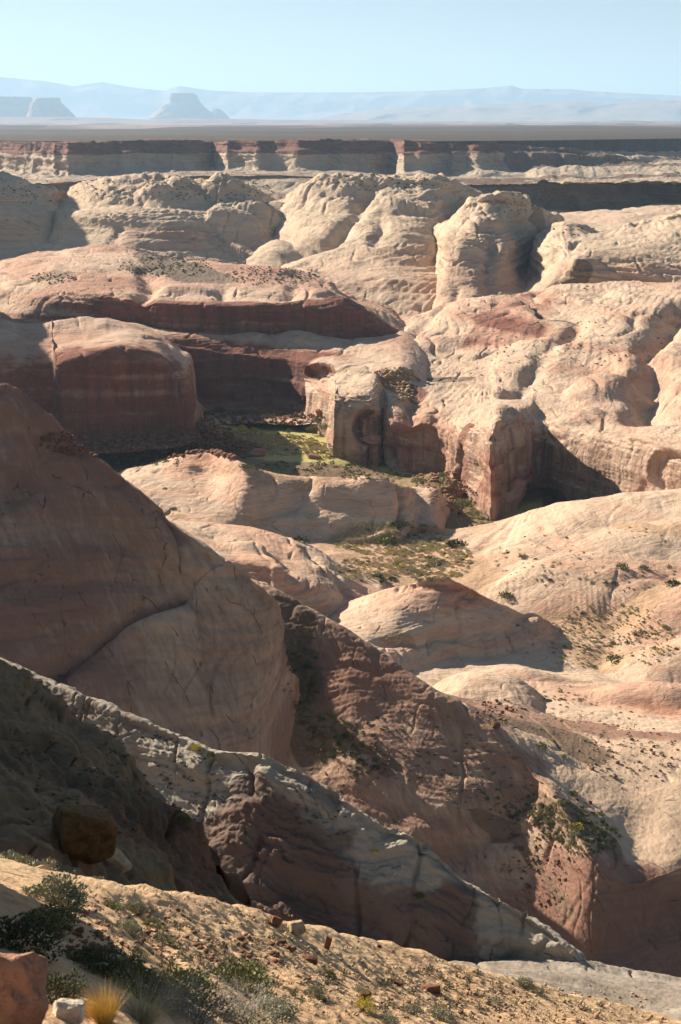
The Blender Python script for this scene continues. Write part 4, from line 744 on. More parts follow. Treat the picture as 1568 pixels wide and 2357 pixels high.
# ---- big shaded ridge on the left
us = [-500, -300, -150, 0, 90, 180, 290, 390, 470, 550, 610, 645, 662, 690]
cv_ = [790, 820, 850, 885, 950, 1018, 1102, 1188, 1243, 1300, 1355, 1412, 1500, 1560]
cy_ = [425, 424, 422, 420, 415, 410, 403, 395, 390, 386, 384, 388, 398, 410]
ms_ = [1.0, 1.0, 1.0, 1.0, 1.0, 1.05, 1.1, 1.15, 1.2, 1.3, 1.6, 2.2, 2.6, 2.6]
en_ = [1900, 1900, 1900, 1900, 1920, 1940, 1960, 1980, 2000, 2010, 2020, 2030, 2040, 2050]
rows = [[face(u-max(0, k-8)*13*f, c+(e-c)*f, (u, c, y), m*(1.0 if f > 0.1 else 0.75)) for k, (u, c, y, m, e) in enumerate(zip(us, cv_, cy_, ms_, en_))] for f in (1.0, 0.8, 0.62, 0.46, 0.3, 0.17, 0.07, 0.025)]
rows += [[(u, c, y) for u, c, y in zip(us, cv_, cy_)],
 [(u, c+12, y+14) for u, c, y in zip(us, cv_, cy_)], [(u, c+45, y+42) for u, c, y in zip(us, cv_, cy_)], [(u, c+140, y+90) for u, c, y in zip(us, cv_, cy_)]]
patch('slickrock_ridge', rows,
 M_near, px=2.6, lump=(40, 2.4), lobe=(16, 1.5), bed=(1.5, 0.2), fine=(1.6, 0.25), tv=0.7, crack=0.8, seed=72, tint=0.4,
 feats=[('cut', [(130, 1560), (230, 1480), (340, 1400), (430, 1360)], 3, 4.5), ('cut', [(0, 1640), (120, 1600), (260, 1500)], 3, 2.5), ('step', [(60, 1620), (250, 1500), (430, 1370)], 3, 2.5, 16), ('cut', [(240, 1180), (300, 1260), (420, 1380)], 5, 2.5), ('cut', [(0, 980), (60, 1000), (30, 1120)], 6, 4), ('dome', (60, 960), (12, 12), 4), ('step', [(560, 1700), (480, 1500), (420, 1330)], 5, -3, 22)],
 masks=[('tint', [(440, 1700), (560, 1680), (600, 1500)], 22, 0.35), ('soil', [(560, 1480), (600, 1420)], 3, 0.4)])

# ---- near pale spur crossing the frame
us = [-300, -100, 80, 200, 330, 450, 560, 660, 740, 850, 960, 1070, 1180, 1270, 1325, 1350, 1385]
cr = [1440, 1480, 1552, 1610, 1660, 1708, 1742, 1770, 1802, 1880, 1958, 2030, 2088, 2150, 2200, 2245, 2290]
cy = [200, 195, 188, 183, 178, 173, 169, 166, 164, 160, 157, 154, 151, 148, 146, 145, 144]
ms_ = [1.1, 1.1, 1.15, 1.2, 1.2, 1.2, 1.25, 1.25, 1.3, 1.3, 1.3, 1.3, 1.3, 1.3, 1.3, 1.4, 1.4]
dn_ = [640, 640, 620, 600, 580, 560, 540, 520, 500, 430, 370, 310, 250, 190, 140, 90, 60]
rows = [[face(u, c+d*f, (u, c, y), m*(1.0 if f > 0.14 else 0.62)) for u, c, y, m, d in zip(us, cr, cy, ms_, dn_)] for f in (1.0, 0.75, 0.52, 0.34, 0.2, 0.1, 0.035)]
rows += [[(u, c+d, y+e) for u, c, y in zip(us, cr, cy)] for d, e in ((0, 0), (5, 5), (70, 16), (190, 30))]
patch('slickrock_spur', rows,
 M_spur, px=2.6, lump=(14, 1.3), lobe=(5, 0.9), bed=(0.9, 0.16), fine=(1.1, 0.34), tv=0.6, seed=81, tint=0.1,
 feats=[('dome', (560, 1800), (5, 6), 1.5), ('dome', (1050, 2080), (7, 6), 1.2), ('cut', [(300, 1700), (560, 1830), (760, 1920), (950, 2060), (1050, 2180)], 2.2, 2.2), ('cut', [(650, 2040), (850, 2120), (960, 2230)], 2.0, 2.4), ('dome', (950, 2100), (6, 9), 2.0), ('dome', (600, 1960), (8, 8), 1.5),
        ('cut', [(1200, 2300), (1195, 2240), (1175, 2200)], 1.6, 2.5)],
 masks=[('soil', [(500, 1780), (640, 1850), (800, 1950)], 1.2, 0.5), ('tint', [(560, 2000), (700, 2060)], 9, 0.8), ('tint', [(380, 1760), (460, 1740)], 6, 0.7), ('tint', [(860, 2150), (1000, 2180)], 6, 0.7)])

# ---- shelf at lower right that the spur ends on
us = [1000, 1120, 1220, 1300, 1350, 1420, 1500, 1568, 1750]
patch('rock_shelf', [
 [(u, v, y) for u, v, y in zip(us, [2420, 2430, 2440, 2450, 2460, 2470, 2480, 2490, 2500], [112]*9)],
 [(u, v, y) for u, v, y in zip(us, [2290, 2310, 2330, 2350, 2360, 2370, 2380, 2390, 2400], [120]*9)],
 [(u, v, y) for u, v, y in zip(us, [2255, 2265, 2285, 2305, 2315, 2320, 2325, 2325, 2325], [126]*9)],
 [(u, v, y) for u, v, y in zip(us, [2235, 2240, 2250, 2262, 2270, 2278, 2285, 2290, 2290], [134]*9)],
 [(u, v, y) for u, v, y in zip(us, [2225, 2225, 2225, 2228, 2230, 2242, 2254, 2262, 2270], [143]*9)],
 [(u, v, y) for u, v, y in zip(us, [2215, 2215, 2212, 2212, 2216, 2230, 2246, 2256, 2270], [149]*9)],
 [(u, v, y) for u, v, y in zip(us, [2350]*9, [165]*9)]],
 M_spur, px=2.4, lump=(12, 0.5), lobe=(6, 0.5), bed=(0.9, 0.1), fine=(0.7, 0.15), seed=82, tint=0.3, masks=[('soil', [(1420, 2285), (1500, 2300)], 4, 0.5)])

# ---- shaded soil slope at left, behind the foreground
us = [-300, -120, 0, 100, 200, 300, 400, 500, 600, 700, 800, 900]
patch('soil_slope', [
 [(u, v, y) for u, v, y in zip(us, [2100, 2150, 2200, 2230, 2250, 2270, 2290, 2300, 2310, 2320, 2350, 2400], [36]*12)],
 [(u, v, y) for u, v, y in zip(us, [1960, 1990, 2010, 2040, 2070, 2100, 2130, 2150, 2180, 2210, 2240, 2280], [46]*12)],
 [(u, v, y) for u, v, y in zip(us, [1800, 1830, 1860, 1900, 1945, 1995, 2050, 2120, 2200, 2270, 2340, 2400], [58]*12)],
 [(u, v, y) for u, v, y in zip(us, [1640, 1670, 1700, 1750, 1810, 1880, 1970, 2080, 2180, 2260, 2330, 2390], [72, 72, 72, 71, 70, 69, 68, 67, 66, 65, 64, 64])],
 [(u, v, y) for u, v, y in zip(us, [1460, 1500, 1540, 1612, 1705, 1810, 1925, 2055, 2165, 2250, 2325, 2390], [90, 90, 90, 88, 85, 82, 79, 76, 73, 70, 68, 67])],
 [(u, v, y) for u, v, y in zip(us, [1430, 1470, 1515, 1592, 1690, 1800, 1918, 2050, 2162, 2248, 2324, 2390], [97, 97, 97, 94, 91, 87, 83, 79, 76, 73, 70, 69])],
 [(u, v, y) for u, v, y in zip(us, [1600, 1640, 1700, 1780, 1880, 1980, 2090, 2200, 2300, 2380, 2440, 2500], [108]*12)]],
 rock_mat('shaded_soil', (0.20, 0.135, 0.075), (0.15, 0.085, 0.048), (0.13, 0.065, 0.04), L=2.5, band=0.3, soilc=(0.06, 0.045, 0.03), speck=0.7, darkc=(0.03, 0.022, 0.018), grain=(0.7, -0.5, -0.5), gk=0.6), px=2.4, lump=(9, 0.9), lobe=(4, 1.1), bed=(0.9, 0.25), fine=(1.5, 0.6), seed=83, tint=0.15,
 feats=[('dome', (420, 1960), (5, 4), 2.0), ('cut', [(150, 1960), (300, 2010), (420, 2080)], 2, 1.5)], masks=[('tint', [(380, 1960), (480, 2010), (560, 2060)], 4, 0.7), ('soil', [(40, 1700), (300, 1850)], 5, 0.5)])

# ---- unseen wall added left of the frame to shade the soil slope
us = [0, 1, 2, 3, 4, 5, 6]
wx = [(-62, 96), (-72, 125), (-84, 155), (-98, 185), (-112, 215), (-128, 250), (-150, 300)]
def wrow(dx, zs): return np.array([(x+dx, y, z) for (x, y), z in zip(wx, zs)])
Gw = np.stack([wrow(8, [-50, -60, -70, -80, -90, -95, -100]), wrow(-2, [-15, -5, 0, -5, -15, -35, -55]), wrow(-8, [5, 22, 24, 22, 12, -8, -35]), wrow(-20, [12, 31, 32, 30, 20, 2, -25]), wrow(-60, [5, 24, 26, 24, 14, -2, -20]), wrow(-160, [0, 10, 10, 0, -10, -20, -30])])
Gw = crom(crom(Gw, [26]*5, 0), [26]*6, 1); shw = Gw.shape[:2]; Pw = Gw.reshape(-1, 3)
Pw = Pw + grid_normals(Gw).reshape(-1, 3)*(3*fbm(Pw, 1/22, 4, 90)+1.5*billow(Pw, 1/9, 2, 91))[:, None]
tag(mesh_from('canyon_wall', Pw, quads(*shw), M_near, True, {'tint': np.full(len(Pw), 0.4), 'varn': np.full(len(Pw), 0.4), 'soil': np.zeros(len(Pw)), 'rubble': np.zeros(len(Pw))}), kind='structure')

# ---- sunny foreground slope
us = [-350, -150, 0, 110, 230, 340, 440, 540, 640, 760, 880, 1000, 1150, 1300, 1430, 1568, 1750]
patch('foreground_slope', [
 [(u, v, y) for u, v, y in zip(us, [2700]*17, [6, 6, 6.3, 6.6, 7, 7.6, 8.2, 9, 10, 11.5, 13, 15, 17, 19.5, 22, 25, 28])],
 [(u, v, y) for u, v, y in zip(us, [2480]*17, [7.5, 7.6, 7.8, 8.2, 8.9, 9.8, 10.8, 12, 13.4, 15.2, 17.4, 19.8, 23, 26.5, 29.5, 33, 37])],
 [(u, v, y) for u, v, y in zip(us, [2357]*17, [8.6, 8.8, 9.2, 9.8, 10.8, 12, 13.4, 15, 16.8, 19, 21.8, 24.6, 28.8, 33, 37.5, 42.5, 47])],
 [(u, v, y) for u, v, y in zip(us, [2230, 2235, 2240, 2245, 2250, 2255, 2262, 2268, 2275, 2285, 2295, 2308, 2325, 2345, 2358, 2372, 2390], [11, 11.2, 11.6, 12.3, 13.4, 14.8, 16.3, 18, 20, 22.6, 25.4, 28, 31.5, 35.5, 39.5, 44.5, 49])],
 [(u, v, y) for u, v, y in zip(us, [2120, 2125, 2130, 2142, 2155, 2168, 2180, 2195, 2210, 2225, 2240, 2258, 2285, 2315, 2335, 2360, 2385], [14, 14.2, 14.6, 15.2, 16.2, 17.4, 19, 21, 23, 25.8, 28.6, 31.5, 35, 38.5, 42, 46, 51])],
 [(u, v, y) for u, v, y in zip(us, [2010, 2020, 2035, 2060, 2080, 2098, 2115, 2132, 2150, 2172, 2195, 2222, 2258, 2296, 2320, 2350, 2380], [18, 18, 18.2, 18.6, 19.2, 20.4, 22, 23.8, 25.8, 28.4, 31.4, 34.2, 37.4, 40.6, 44, 48, 53])],
 [(u, v, y) for u, v, y in zip(us, [1950, 1962, 1982, 2002, 2022, 2042, 2064, 2090, 2118, 2144, 2172, 2204, 2245, 2288, 2314, 2346, 2378], [21.5, 21.5, 21.5, 21.8, 22.4, 23.4, 24.8, 26.4, 28.2, 30.8, 33.8, 36.6, 39.6, 42.6, 46, 50, 55])],
 [(u, v, y) for u, v, y in zip(us, [2060, 2070, 2085, 2100, 2120, 2140, 2160, 2180, 2200, 2220, 2240, 2265, 2300, 2340, 2370, 2400, 2430], [25, 25, 25, 25.5, 26, 27, 28.6, 30, 32, 34.4, 37.4, 40.4, 43.4, 46.5, 50, 54, 59])],
 [(u, v, y) for u, v, y in zip(us, [2250, 2250, 2250, 2250, 2260, 2280, 2300, 2320, 2340, 2360, 2380, 2400, 2440, 2480, 2500, 2520, 2540], [31, 31, 31, 31, 32, 33, 35, 37, 39, 41, 44, 47, 50, 54, 57, 61, 66])]],
 M_soil, px=2.0, lump=(5, 0.30), lobe=(1.8, 0.16), bed=(0.5, 0.0), fine=(0.35, 0.055), crack=0, seed=84, tint=0.25,
 feats=[('dome', (110, 2235), (1.0, 1.6), -2.2), ('dome', (10, 2190), (1.2, 1.2), -1.6), ('dome', (240, 2240), (1.4, 1.6), -1.0), ('cut', [(260, 2120), (330, 2180)], 0.5, 0.2)],
 masks=[('rubble', [(150, 2100), (350, 2160), (500, 2200), (640, 2250)], 1.6, 0.35), ('rubble', [(700, 2260), (900, 2290), (1200, 2330)], 1.6, 0.4), ('tint', [(650, 2200), (900, 2230)], 2, 0.0), ('tint', (30, 2300), (1.2, 2.2), 0.9)])

# ------------------------------------------------------------------ haze
hb = NB('haze_air'); hb.t.nodes.remove(hb.bsdf)
pv = hb.n('VolumePrincipled'); pv.inputs['Color'].default_value = (0.50, 0.75, 1.0, 1); pv.inputs['Density'].default_value = 2.3e-5; pv.inputs['Anisotropy'].default_value = 0.2
hb.l(pv.outputs[0], hb.out.inputs['Volume'])
x0, x1, y0, y1, z0, z1 = -95000, 95000, -4000, 125000, -276, 3300
V = [(x, y, z) for x in (x0, x1) for y in (y0, y1) for z in (z0, z1)]
F = [(0, 1, 3, 2), (4, 6, 7, 5), (0, 4, 5, 1), (2, 3, 7, 6), (0, 2, 6, 4), (1, 5, 7, 3)]
o = mesh_from('haze', V, F, hb.m, False); tag(o, kind='stuff', label='pale blue desert haze over the far plain', cat='haze')

# ------------------------------------------------------------------ loose stones, shrubs, grass, trees
def simple_mat(name, c, var=0.35, rough=0.9, trans=0.0):
    b = NB(name); oi = b.n('ObjectInfo'); tc = b.n('TexCoord')
    n = b.noise(tc.outputs['Object'], 9.0, 3); f = b.math('ADD', b.math('MULTIPLY', oi.outputs['Random'], 0.5), b.math('MULTIPLY', n, 0.5))
    col = b.mix(f, tuple(x*(1-var) for x in c), tuple(min(1, x*(1+var)) for x in c))
    b.l(col, b.bsdf.inputs['Base Color']); b.bsdf.inputs['Roughness'].default_value = rough
    return b.m
V_sage = simple_mat('sage_leaves', (0.29, 0.28, 0.18)); V_olive = simple_mat('olive_leaves', (0.20, 0.20, 0.085)); V_dark = simple_mat('dark_green_leaves', (0.09, 0.105, 0.05))
V_yel = simple_mat('yellow_leaves', (0.55, 0.46, 0.07)); V_gold = simple_mat('golden_grass', (0.62, 0.42, 0.13)); V_straw = simple_mat('straw_grass', (0.52, 0.44, 0.26))
V_twig = simple_mat('silver_twigs', (0.40, 0.36, 0.29)); V_stem = simple_mat('brown_stems', (0.16, 0.115, 0.08)); V_green = simple_mat('bright_green_leaves', (0.16, 0.22, 0.06))
def stone_mat(name, c, c2):
    b = NB(name); tc = b.n('TexCoord'); P = tc.outputs['Object']; oi = b.n('ObjectInfo')
    n = b.noise(P, 3.0, 6, 0.65); n2 = b.noise(P, 14, 4, 0.7)
    col = b.mix(b.ramp(n, 0.35, 0.65), c, c2); col = b.mix(b.ramp(n2, 0.5, 0.7, 0, 0.6), col, tuple(x*0.45 for x in c2))
    b.l(col, b.bsdf.inputs['Base Color']); b.l(b.bump(b.math('ADD', n, b.math('MULTIPLY', n2, 0.4)), 0.8, 0.08), b.bsdf.inputs['Normal'])
    return b.m
S_tan = stone_mat('tan_stone', (0.50, 0.37, 0.22), (0.36, 0.24, 0.14)); S_brown = stone_mat('brown_stone', (0.24, 0.12, 0.065), (0.16, 0.08, 0.05))
S_red = stone_mat('red_stone', (0.40, 0.21, 0.13), (0.28, 0.14, 0.09)); S_pale = stone_mat('pale_stone', (0.62, 0.54, 0.42), (0.48, 0.38, 0.28)); S_ochre = stone_mat('ochre_stone', (0.17, 0.10, 0.035), (0.09, 0.05, 0.022))

def ico(sub):
    import bmesh
    bm = bmesh.new(); bmesh.ops.create_icosphere(bm, subdivisions=sub, radius=1.0)
    V = np.array([v.co[:] for v in bm.verts]); F = np.array([[v.index for v in f.verts] for f in bm.faces]); bm.free(); return V, F
ICO = {k: ico(k) for k in (2, 3, 4, 5)}
def rock_shape(seed, dims=(1, 1, 1), sub=4, cuts=14, rough=0.05):
    r = np.random.RandomState(seed); V, F = ICO[sub]; n = np.concatenate([np.array([[1, 0, 0], [-1, 0, 0], [0, 1, 0], [0, -1, 0], [0, 0, 1], [0, 0, -1]])+r.normal(size=(6, 3))*0.22, r.normal(size=(cuts, 3))]); n /= np.linalg.norm(n, axis=1)[:, None]
    d = np.concatenate([r.uniform(0.5, 0.66, 6), r.uniform(0.6, 0.9, cuts)]); cuts = len(n); d *= 1.15; rad = np.ones(len(V))
    for k in range(cuts):
        c = V@n[k]; m = c > 0.05; rad[m] = np.minimum(rad[m], d[k]/c[m])
    P = V*rad[:, None]; P = P + V*(rough*fbm(P, 1.6, 4, seed % 50))[:, None]*2
    P = P*np.array(dims); P[:, 2] -= P[:, 2].min(); P[:, 2] -= 0.12*P[:, 2].max()
    return P, F
def put(o, u, v, rz=None, tilt=0.0, drop=0.0):
    p, n = ground(u, v); o.location = p - Vector((0, 0, drop))
    o.rotation_euler = (tilt*n.y*-1, tilt*n.x, random.uniform(0, 6.28) if rz is None else rz); return p
def m_per_px(u, v):
    p, n = ground(u, v); return p.length/FOC
def new_mesh(name, P, F, mat, smooth=False):
    o = mesh_from(name, P, F, mat, smooth); m = o.data; bpy.data.objects.remove(o); return m

def stone(name, label, cat, u, v, wpx, dims, mat, seed, rz=0.0, group=None, rough=0.08, cuts=14, sub=5, sink=0.0):
    s = m_per_px(u, v)*wpx/2; P, F = rock_shape(seed, dims, sub, cuts, rough)
    o = mesh_from(name, P*s, F, mat, False); put(o, u, v, rz, 0.5, drop=sink*s); tag(o, label, cat, group); return o

stone('boulder', 'huge brown and ochre boulder sitting on the shaded soil slope at the left', 'boulder', 178, 1935, 185, (1.0, 0.8, 0.8), S_ochre, 3, 0.4, cuts=9, sink=0.22)
stone('slab', 'curved tan rock slab lying just below the huge brown boulder', 'rock slab', 268, 1985, 80, (1.0, 0.7, 0.3), S_tan, 8, -0.6)
stone('rock', 'pale triangular rock alone on the shaded slope above the huge boulder', 'rock', 213, 1785, 30, (0.8, 0.6, 1.0), S_pale, 4)
stone('rock', 'pointed tan rock at the top of the left foreground slope beside the sagebrush', 'rock', 95, 2028, 66, (1.0, 0.7, 0.75), S_tan, 5, 0.3)
stone('boulder', 'reddish pitted boulder filling the bottom left corner', 'boulder', 20, 2350, 190, (1.0, 0.9, 1.15), S_red, 6, 0.2, rough=0.12, sub=5)
stone('rock', 'smooth whitish rock left of the golden grass tuft', 'rock', 152, 2345, 92, (1.0, 0.7, 0.62), S_pale, 7, 0.1)
stone('rock', 'dark brown rock just left of the yellowish rock on the slope crest', 'rock', 632, 2130, 36, (0.9, 0.7, 0.9), S_brown, 9)
stone('rock', 'yellowish blocky rock on the crest of the foreground slope', 'rock', 678, 2148, 52, (1.0, 0.8, 0.85), S_tan, 10, 0.5)
stone('rock', 'upright brown rock standing like a small pillar on the slope crest', 'rock', 750, 2182, 27, (0.75, 0.7, 1.45), S_brown, 11)
stone('slab', 'dark flat brown slab with a shadow below the yellowish rock', 'rock slab', 712, 2212, 46, (1.0, 0.7, 0.42), S_brown, 12)
stone('slab', 'long thin dark slab tilted on the bare slope right of centre', 'rock slab', 910, 2262, 50, (1.0, 0.35, 0.28), S_brown, 13, -0.35)
stone('rock', 'brick shaped dark brown rock with a long shadow on the slope', 'rock', 992, 2282, 56, (1.0, 0.5, 0.45), S_brown, 14, 0.05)
stone('slab', 'second thin dark slab just below the brick shaped rock', 'rock slab', 940, 2292, 50, (1.0, 0.35, 0.2), S_brown, 15, -0.4)
stone('rock', 'orange brown angular rock between the small shrubs below the slabs', 'rock', 836, 2302, 36, (1.0, 0.8, 0.8), S_ochre, 16)
stone('boulder', 'large orange boulder at the left edge of the canyon floor meadow', 'boulder', 590, 1048, 44, (1.0, 0.7, 0.5), S_red, 17)
stone('boulder', 'red boulder at the right edge of the canyon floor meadow', 'boulder', 722, 1056, 36, (1.0, 0.7, 0.45), S_red, 18)
stone('rock', 'upright rounded rock at the foot of the sunlit back wall', 'rock', 737, 955, 22, (0.8, 0.8, 1.0), S_red, 19)
stone('rock', 'orange rock beside the dark soil strip below the second spur crest', 'rock', 1140, 1672, 26, (1.0, 0.8, 0.7), S_ochre, 20)

Pk, Fk = rock_shape(77, (2.5, 3.3, 3.0), 5, 12, 0.1)
Pk = Pk + np.array([-7.0, 15.6, -10.2])
tag(mesh_from('shading_outcrop', Pk, Fk, S_red, False), kind='structure')      # unseen outcrop added left of the frame to shade the hollow

# countable loose stones on the foreground slope
smesh = []
for k in range(8):
    P, F = rock_shape(40+k, (1, random.uniform(0.5, 0.9), random.uniform(0.3, 0.7)), 2, 10, 0.05)
    smesh.append([new_mesh('stone', P, F, mm) for mm in (S_tan, S_brown, S_red)])
def fg_crest(u): return np.interp(u, [0, 440, 640, 880, 1150, 1430, 1568], [1985, 2064, 2118, 2172, 2245, 2314, 2346])
spots = []
while len(spots) < 190:
    u = random.uniform(120, 1560); c = fg_crest(u); v = random.uniform(c+8, 2356)
    if v > 2200 and u < 620: continue
    spots.append((u, v))
for i, (u, v) in enumerate(spots):
    m = random.choice(smesh)[random.choices((0, 1, 2), (5, 3, 3))[0]]
    o = bpy.data.objects.new('stone', m); COL.objects.link(o)
    sc = m_per_px(u, v)*random.choice((3, 4, 5, 6, 8, 10, 14))*0.75; o.scale = (sc, sc, sc); put(o, u, v, None, 0.5)
    tag(o, 'small loose angular stone on the sunny foreground slope', 'stone', 'loose stones on the foreground slope')
def scatter_stones(name, label, regions, n, px, mats, seed, sub=2):
    r = random.Random(seed); Pn, Fn, off = [], [], 0; shp = [rock_shape(seed+k, (1, r.uniform(0.6, 1), r.uniform(0.4, 0.8)), sub, 9, 0.04) for k in range(6)]
    for _ in range(n):
        (cu, cv, ru, rv) = r.choice(regions); a = r.uniform(0, 6.28); q = math.sqrt(r.random())
        u = cu+ru*q*math.cos(a); v = cv+rv*q*math.sin(a)
        if not (3 < u < 1565 and 3 < v < 2354): continue
        p, nn = ground(u, v)
        if p.length < 2: continue
        P, F = r.choice(shp); s_ = p.length/FOC*px*(0.35+1.2*r.random()**3); an = r.uniform(0, 6.28)
        M = np.array([[math.cos(an), -math.sin(an), 0], [math.sin(an), math.cos(an), 0], [0, 0, 1]])
        Pn.append(P@M.T*s_ + np.array(p)); Fn.append(F+off); off += len(P)
    if Pn: tag(mesh_from(name, np.concatenate(Pn), np.concatenate(Fn), mats, False), label, 'stones', kind='stuff')
scatter_stones('gravel', 'gravel and small chips strewn over the foreground slope', [(400, 2150, 300, 110), (800, 2260, 300, 80), (1200, 2310, 300, 50), (600, 2250, 250, 90)], 2600, 3.4, S_tan, 101)
scatter_stones('gravel', 'brown chips mixed into the gravel of the foreground slope', [(400, 2150, 300, 110), (900, 2290, 300, 70), (1250, 2320, 300, 40)], 900, 3.4, S_brown, 109)
scatter_stones('rubble', 'dark broken rubble on the upper left part of the sunny slope', [(300, 2140, 150, 60), (200, 2170, 90, 50), (560, 2190, 120, 40)], 420, 8, S_brown, 110)
scatter_stones('scree', 'broken red scree at the foot of the shaded left wall', [(240, 1020, 150, 34), (370, 1020, 110, 36), (470, 1010, 70, 34), (540, 1035, 60, 22)], 2400, 6.5, S_brown, 102)
scatter_stones('scree', 'reddish scree filling the gully below the right buttress', [(1030, 1120, 50, 40), (1060, 1150, 40, 40), (980, 1100, 40, 20)], 500, 5, S_red, 103)
scatter_stones('scree', 'grey brown rubble on top of the middle buttress', [(910, 860, 45, 14), (905, 885, 40, 20), (930, 905, 24, 20)], 330, 5, S_tan, 104)
scatter_stones('scree', 'dark stones fallen on the shaded back wall talus', [(600, 965, 150, 18)], 420, 4.5, S_brown, 105)
scatter_stones('scree', 'scattered dark stones on the slickrock slopes of the spurs', [(820, 1740, 90, 80), (1280, 1900, 120, 90), (1250, 2000, 80, 90), (150, 1700, 140, 100), (350, 1850, 120, 90), (150, 1800, 150, 120), (1450, 1750, 120, 90), (1150, 1640, 60, 30)], 900, 4.5, S_brown, 106)

# plants: a leafy crown of small faces round a few stems
def leaf_cloud(seed, n, size, flat=0.7, fill=0.5):
    r = np.random.RandomState(seed); d = r.normal(size=(n, 3)); d /= np.linalg.norm(d, axis=1)[:, None]; d[:, 2] = np.abs(d[:, 2])
    lob = 0.75+0.35*noise(d, 2.2, seed % 40)
    rad = (fill+(1-fill)*r.rand(n)**0.5)*lob; c = d*rad[:, None]*np.array([1, 1, flat])
    a = r.normal(size=(n, 3)); a[:, 2] = np.abs(a[:, 2])+0.3; a += d*0.8; a /= np.linalg.norm(a, axis=1)[:, None]
    b = np.cross(a, r.normal(size=(n, 3))); b /= np.linalg.norm(b, axis=1)[:, None]
    L = size*r.uniform(0.6, 1.4, n)[:, None]; Wd = L*0.32
    V = np.stack([c, c+a*L*0.5+b*Wd, c+a*L, c+a*L*0.5-b*Wd], 1).reshape(-1, 3)
    F = np.arange(4*n).reshape(-1, 4); return V, F
def blades(seed, n, h, spread, wd, base=0.15, bend=0.5):
    r = np.random.RandomState(seed); V = []; F = []
    for i in range(n):
        an = r.uniform(0, 6.28); q = math.sqrt(r.rand())*base; p = np.array([q*math.cos(an), q*math.sin(an), 0.0])
        lean = spread*(0.3+r.rand()); d = np.array([math.cos(an)*lean, math.sin(an)*lean, 1.0])+r.normal(size=3)*0.12; L = h*r.uniform(0.55, 1.1)
        sd_ = np.cross(d, r.normal(size=3)); sd_ /= np.linalg.norm(sd_); k0 = len(V)
        for j in range(4):
            t = j/3; c = p + d*L*t + np.array([d[0], d[1], -0.5])*bend*L*t*t*0.5; w_ = wd*(1-t*0.85)
            V += [c-sd_*w_, c+sd_*w_]
        for j in range(3): F.append([k0+2*j, k0+2*j+1, k0+2*j+3, k0+2*j+2])
    return np.array(V), np.array(F)
def twigs(seed, n, h, wd, spread=0.9):
    r = np.random.RandomState(seed); V = []; F = []
    def seg(a, b, w0, w1):
        d = b-a; s1 = np.cross(d, [0.3, 0.5, 0.8]); s1 = s1/max(np.linalg.norm(s1), 1e-6); s2 = np.cross(d, s1); s2 = s2/max(np.linalg.norm(s2), 1e-6); k = len(V)
        for q, w_ in ((a, w0), (b, w1)):
            for an in (0, 2.09, 4.19): V.append(q+(s1*math.cos(an)+s2*math.sin(an))*w_)
        for j in range(3): F.append([k+j, k+(j+1) % 3, k+3+(j+1) % 3, k+3+j])
    def grow(p, d, L, w_, lv):
        q = p
        for j in range(2):
            nd = d+r.normal(size=3)*0.22; nd /= np.linalg.norm(nd); e = q+nd*L*0.5; seg(q, e, w_, w_*0.75); q = e; d = nd; w_ *= 0.75
        if lv > 0:
            for _ in range(3):
                nd = d+r.normal(size=3)*0.55; nd[2] += 0.12; nd /= np.linalg.norm(nd); grow(q, nd, L*0.68, w_*0.8, lv-1)
    for i in range(n):
        an = r.uniform(0, 6.28); l_ = spread*r.rand(); d = np.array([math.cos(an)*l_, math.sin(an)*l_, 0.8]); d /= np.linalg.norm(d)
        grow(np.array([math.cos(an)*0.1, math.sin(an)*0.1, 0.0]), d, h*0.42, wd, 3)
    return np.array(V), np.array(F)
PL = {}
def plant_meshes(kind):
    if kind in PL: return PL[kind]
    sd_ = len(PL)*7+3
    if kind == 'sage': q = [('foliage', leaf_cloud(sd_, 2600, 0.075, 0.75, 0.35), V_sage), ('stem', twigs(sd_, 9, 0.7, 0.012), V_stem)]
    elif kind == 'olive': q = [('foliage', leaf_cloud(sd_, 2200, 0.08, 0.8, 0.35), V_olive), ('stem', twigs(sd_, 8, 0.7, 0.012), V_stem)]
    elif kind == 'dark': q = [('foliage', leaf_cloud(sd_, 2600, 0.07, 0.8, 0.3), V_dark), ('stem', twigs(sd_, 12, 0.8, 0.012), V_stem)]
    elif kind == 'yellow': q = [('foliage', leaf_cloud(sd_, 1600, 0.08, 0.85, 0.3), V_yel), ('stem', twigs(sd_, 8, 0.75, 0.012), V_stem)]
    elif kind == 'silver': q = [('branch', twigs(sd_, 34, 1.0, 0.010, 1.3), V_twig), ('foliage', leaf_cloud(sd_, 1300, 0.05, 0.6, 0.2), V_sage)]
    elif kind == 'grass': q = [('blade', blades(sd_, 900, 1.15, 0.42, 0.008, 0.28, 0.5), V_gold)]
    elif kind == 'straw': q = [('blade', blades(sd_, 500, 1.1, 0.8, 0.008, 0.25, 0.6), V_straw)]
    PL[kind] = [(n, new_mesh(n, V, F, m)) for n, (V, F), m in q]; return PL[kind]
def plant(name, label, cat, kind, u, v, wpx, hs=1.0, group=None):
    e = bpy.data.objects.new(name, None); COL.objects.link(e); e.empty_display_size = 0.1
    s_ = m_per_px(u, v)*wpx/2*1.25; e.scale = (s_, s_, s_*hs); put(e, u, v, None, 0.25, 0.06*s_)
    ms = plant_meshes(kind)
    for n, m in ms:
        o = bpy.data.objects.new(n, m); COL.objects.link(o); o.parent = e
    tag(e, label, cat, group); return e
SH = 'shrubs on the foreground slope'
